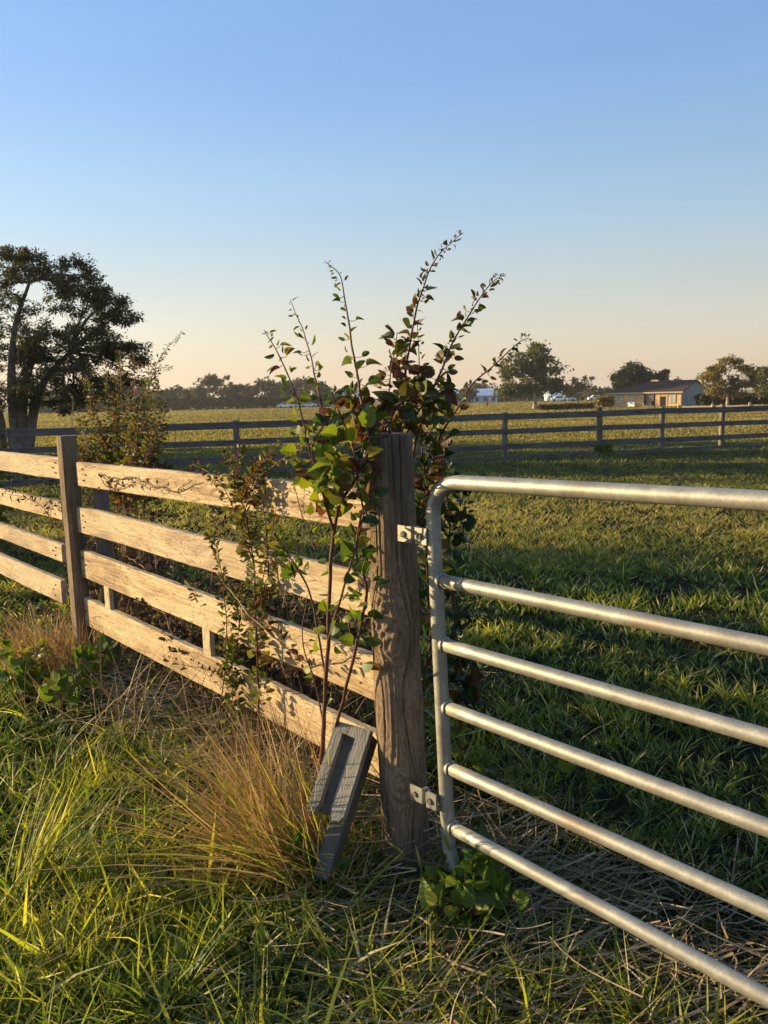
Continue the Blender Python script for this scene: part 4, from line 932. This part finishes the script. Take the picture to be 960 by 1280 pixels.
# taller arching blades on the near left lawn
ntt = 150; per = 11
cx = rng.uniform(-2.6, 0.15, ntt); cy = rng.uniform(1.5, 4.6, ntt); ok = in_left(cx, cy) & (np.abs(cx) < cy*.62+.2); cx, cy = cx[ok], cy[ok]
X = np.repeat(cx, per)+rng.normal(size=len(cx)*per)*.02; Y = np.repeat(cy, per)+rng.normal(size=len(cx)*per)*.02; n = len(X)
o = blades('long_grass', np.stack([X,Y,np.full(n,-.01)],1), rng.uniform(.12,.26,n), rng.uniform(.005,.011,n), rng.uniform(0,6.28,n), rng.uniform(.1,.8,n), rng.uniform(.2,1.1,n), M['grass'], 5, None, np.clip(rng.normal(.62,.2,n),0,1)); tag(o, kind='stuff')
# pasture
X, Y, D, th, tr = tufted(21000, 7, 6.2, 32, R(40)); n = len(X)
cn = np.repeat(nzv(X[::7], Y[::7], .55), 7); cn2 = np.repeat(nzv(X[::7], Y[::7], 2.0, 3), 7)
h = (0.04+0.045*rng.random(n)+0.03*cn)*(0.7+.6*tr); w = 0.0034*np.maximum(1, D/3.2)
lit_straw_band = np.exp(-((D-9.3)/2.0)**2); rnd = np.clip(.38+.42*lit_straw_band+.45*cn+.35*cn2+.2*rng.normal(size=n),0,1)  # strip of dry yellow grass, coloured brighter still to read as sunlit
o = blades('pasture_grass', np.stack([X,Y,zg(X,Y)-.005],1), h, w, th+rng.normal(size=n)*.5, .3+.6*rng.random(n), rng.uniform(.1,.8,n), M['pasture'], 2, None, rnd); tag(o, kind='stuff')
n = 130000; d = np.exp(rng.uniform(math.log(24), math.log(230), n)); a = rng.uniform(-R(36), R(36), n); X, Y = d*np.sin(a), d*np.cos(a)
cn = np.array([mnoise.noise(Vector((x*.03, y*.12, 0))) for x, y in zip(X, Y)])
o = blades('far_pasture_grass', np.stack([X,Y,zg(X,Y)-.01],1), rng.uniform(.06,.13,n)*np.maximum(1,d/60)**.5, .0022*d, rng.uniform(0,6.28,n), rng.uniform(.1,.6,n), rng.uniform(0,.4,n), M['farpasture'], 2, None, np.clip(.45+.6*cn+.2*rng.normal(size=n),0,1)); tag(o, kind='stuff')
# fallen straw
def straw(n, fx, name, L=(.1,.45), z=(.01,.05), r=.0012, mat='straw'):
    X, Y = fx(n); th = rng.normal(0.15, .7, n) + np.where(rng.random(n) < .5, 0, math.pi); ln = rng.uniform(*L, n); k = 6
    bend = rng.normal(size=n)*.5; rows = []; zz = rng.uniform(*z, n); tilt = rng.normal(size=n)*.10
    cx, cy = X.copy(), Y.copy(); ww = r*rng.uniform(.7,1.7,n)
    for i in range(k+1):
        t_ = i/k; a_ = th + bend*(t_-.5); 
        zc = np.maximum(.004, zz + tilt*ln*(t_-.5) + .02*np.sin(t_*3+th)); taper = (1-t_*.6)
        rows.append(np.stack([cx-np.sin(a_)*ww*taper, cy+np.cos(a_)*ww*taper, zc-ww*.5],1)); rows.append(np.stack([cx+np.sin(a_)*ww*taper, cy-np.cos(a_)*ww*taper, zc+ww*.5],1))
        cx = cx+np.cos(a_)*ln/k; cy = cy+np.sin(a_)*ln/k
    V = np.stack(rows,1); kk = V.shape[1]; TF = [(2*i,2*i+1,2*i+3,2*i+2) for i in range(k)]
    tf = np.array([i for f in TF for i in f]); fl = (tf[None,:]+(np.arange(n)*kk)[:,None]).ravel()
    o = mesh_np(name, V.reshape(-1,3), fl, np.tile([4]*k,n), M[mat], None, False, {'rnd': np.repeat(rng.random(n), kk)}); tag(o, kind='stuff'); return o
def fx_right(n):
    s = rng.uniform(.0, 2.0, n); off = rng.uniform(-.45, .85, n); return PC.x+FD.x*s+FN.x*off, PC.y+FD.y*s+FN.y*off
straw(3300, fx_right, 'dead_straw', (.1,.45), (.01,.08), .0016)
def fx_under(n):
    s = rng.uniform(-3.2, .1, n); off = rng.normal(-.06, .12, n); return PC.x+FD.x*s+FN.x*off, PC.y+FD.y*s+FN.y*off
straw(1700, fx_under, 'dead_straw', (.1,.4), (.01,.16), .0012)
def fx_left(n): return rng.uniform(-2.2,.6,n), rng.uniform(1.4,4,n)
straw(700, fx_left, 'dead_straw', (.1,.35), (.04,.12), .0011)
# golden dry clumps
def clump(name, label, base, n, L, azr, lean, mat, w=.004, spread=.06, segs=6, curv=(.1,.7), green=0):
    t = thing(name, label, 'grass', base); th = rng.uniform(*azr, n)
    pos = np.array(base)[None,:] + np.stack([rng.normal(size=n)*spread, rng.normal(size=n)*spread*.6, np.full(n,-.01)],1)
    blades('blades', pos, rng.uniform(*L, n), np.full(n,w)*rng.uniform(.4,1.4,n), th, rng.uniform(*lean, n), rng.uniform(*curv, n), mat, segs, t)
    if green: blades('green_blades', pos[:green], rng.uniform(L[0], L[1]*.85, green), np.full(green,w*1.3), th[:green], rng.uniform(*lean, green), rng.uniform(*curv, green), M['grass'], segs, t, rng.uniform(.55,.85,green))
    return t
clump('dry_grass_clump', 'large golden dry grass clump leaning left beside the slotted block', tuple(G(385,1110)), 230, (.2,.62), (R(105),R(235)), (.15,1.1), M['gold'], .0055, .085, curv=(-.3,1.2), green=70)
clump('dry_grass_clump', 'loose dry stalks rising just left of the golden clump', tuple(G(330,1060)), 150, (.25,.5), (R(70),R(210)), (.1,.8), M['gold'], .0032, .09)
clump('dry_grass_clump', 'orange dry grass clump at the foot of the square left post', tuple(G(78,860)), 420, (.2,.5), (R(60),R(210)), (.0,.6), M['gold'], .006, .13)
clump('dry_grass_clump', 'sparse straw stalks standing under the left end of the fence boards', tuple(LP(180,860,.15).to_2d())+(0,), 90, (.25,.55), (R(0),R(360)), (.0,.6), M['straw'], .0045, .22)
clump('dry_grass_clump', 'thin straw stalks standing between the bramble and the reddish shrub stems', tuple(LP(350,980,.10).to_2d())+(0,), 130, (.25,.6), (R(0),R(360)), (.0,.5), M['straw'], .003, .12)
clump('grass_tuft', 'bright green tuft with yellow tips at the bottom right under the gate', tuple(G(795,1290)), 60, (.1,.2), (0,6.28), (.1,.7), M['grass'], .006, .02)
clump('grass_tuft', 'bright green grass tuft at the lower middle of the lawn', tuple(G(205,1280)), 70, (.12,.28), (0,6.28), (.1,.8), M['grass'], .007, .02)
clump('grass_tuft', 'tall arching green tuft near the left edge of the lawn', tuple(G(30,1135)), 80, (.2,.42), (R(0),R(90)), (.1,.7), M['grass'], .007, .03)

clump('grass_tuft', 'short leafy tuft growing against the foot of the leaning block', tuple(G(398,1118)), 60, (.08,.2), (0,6.28), (.1,.6), M['grass'], .008, .035)
clump('grass_tuft', 'low dark green tuft between the leaning block and the gate post', tuple(G(455,1125)), 60, (.07,.16), (0,6.28), (.1,.7), M['grass'], .007, .04)

# thin evening haze: one closed box of even density round the whole scene
hm = bpy.data.materials.new('haze'); hm.use_nodes = True; hn = hm.node_tree; hn.nodes.clear(); ho = hn.nodes.new('ShaderNodeOutputMaterial'); hv_ = hn.nodes.new('ShaderNodeVolumePrincipled')
hv_.inputs['Color'].default_value = (.95,.92,.88,1); hv_.inputs['Density'].default_value = 0.00028; hv_.inputs['Anisotropy'].default_value = 0.3
hn.links.new(hv_.outputs[0], ho.inputs['Volume'])
tag(MB().box((0, 0, 12.0), (7200, 7200, 28.0)).build('haze', hm), kind='stuff')
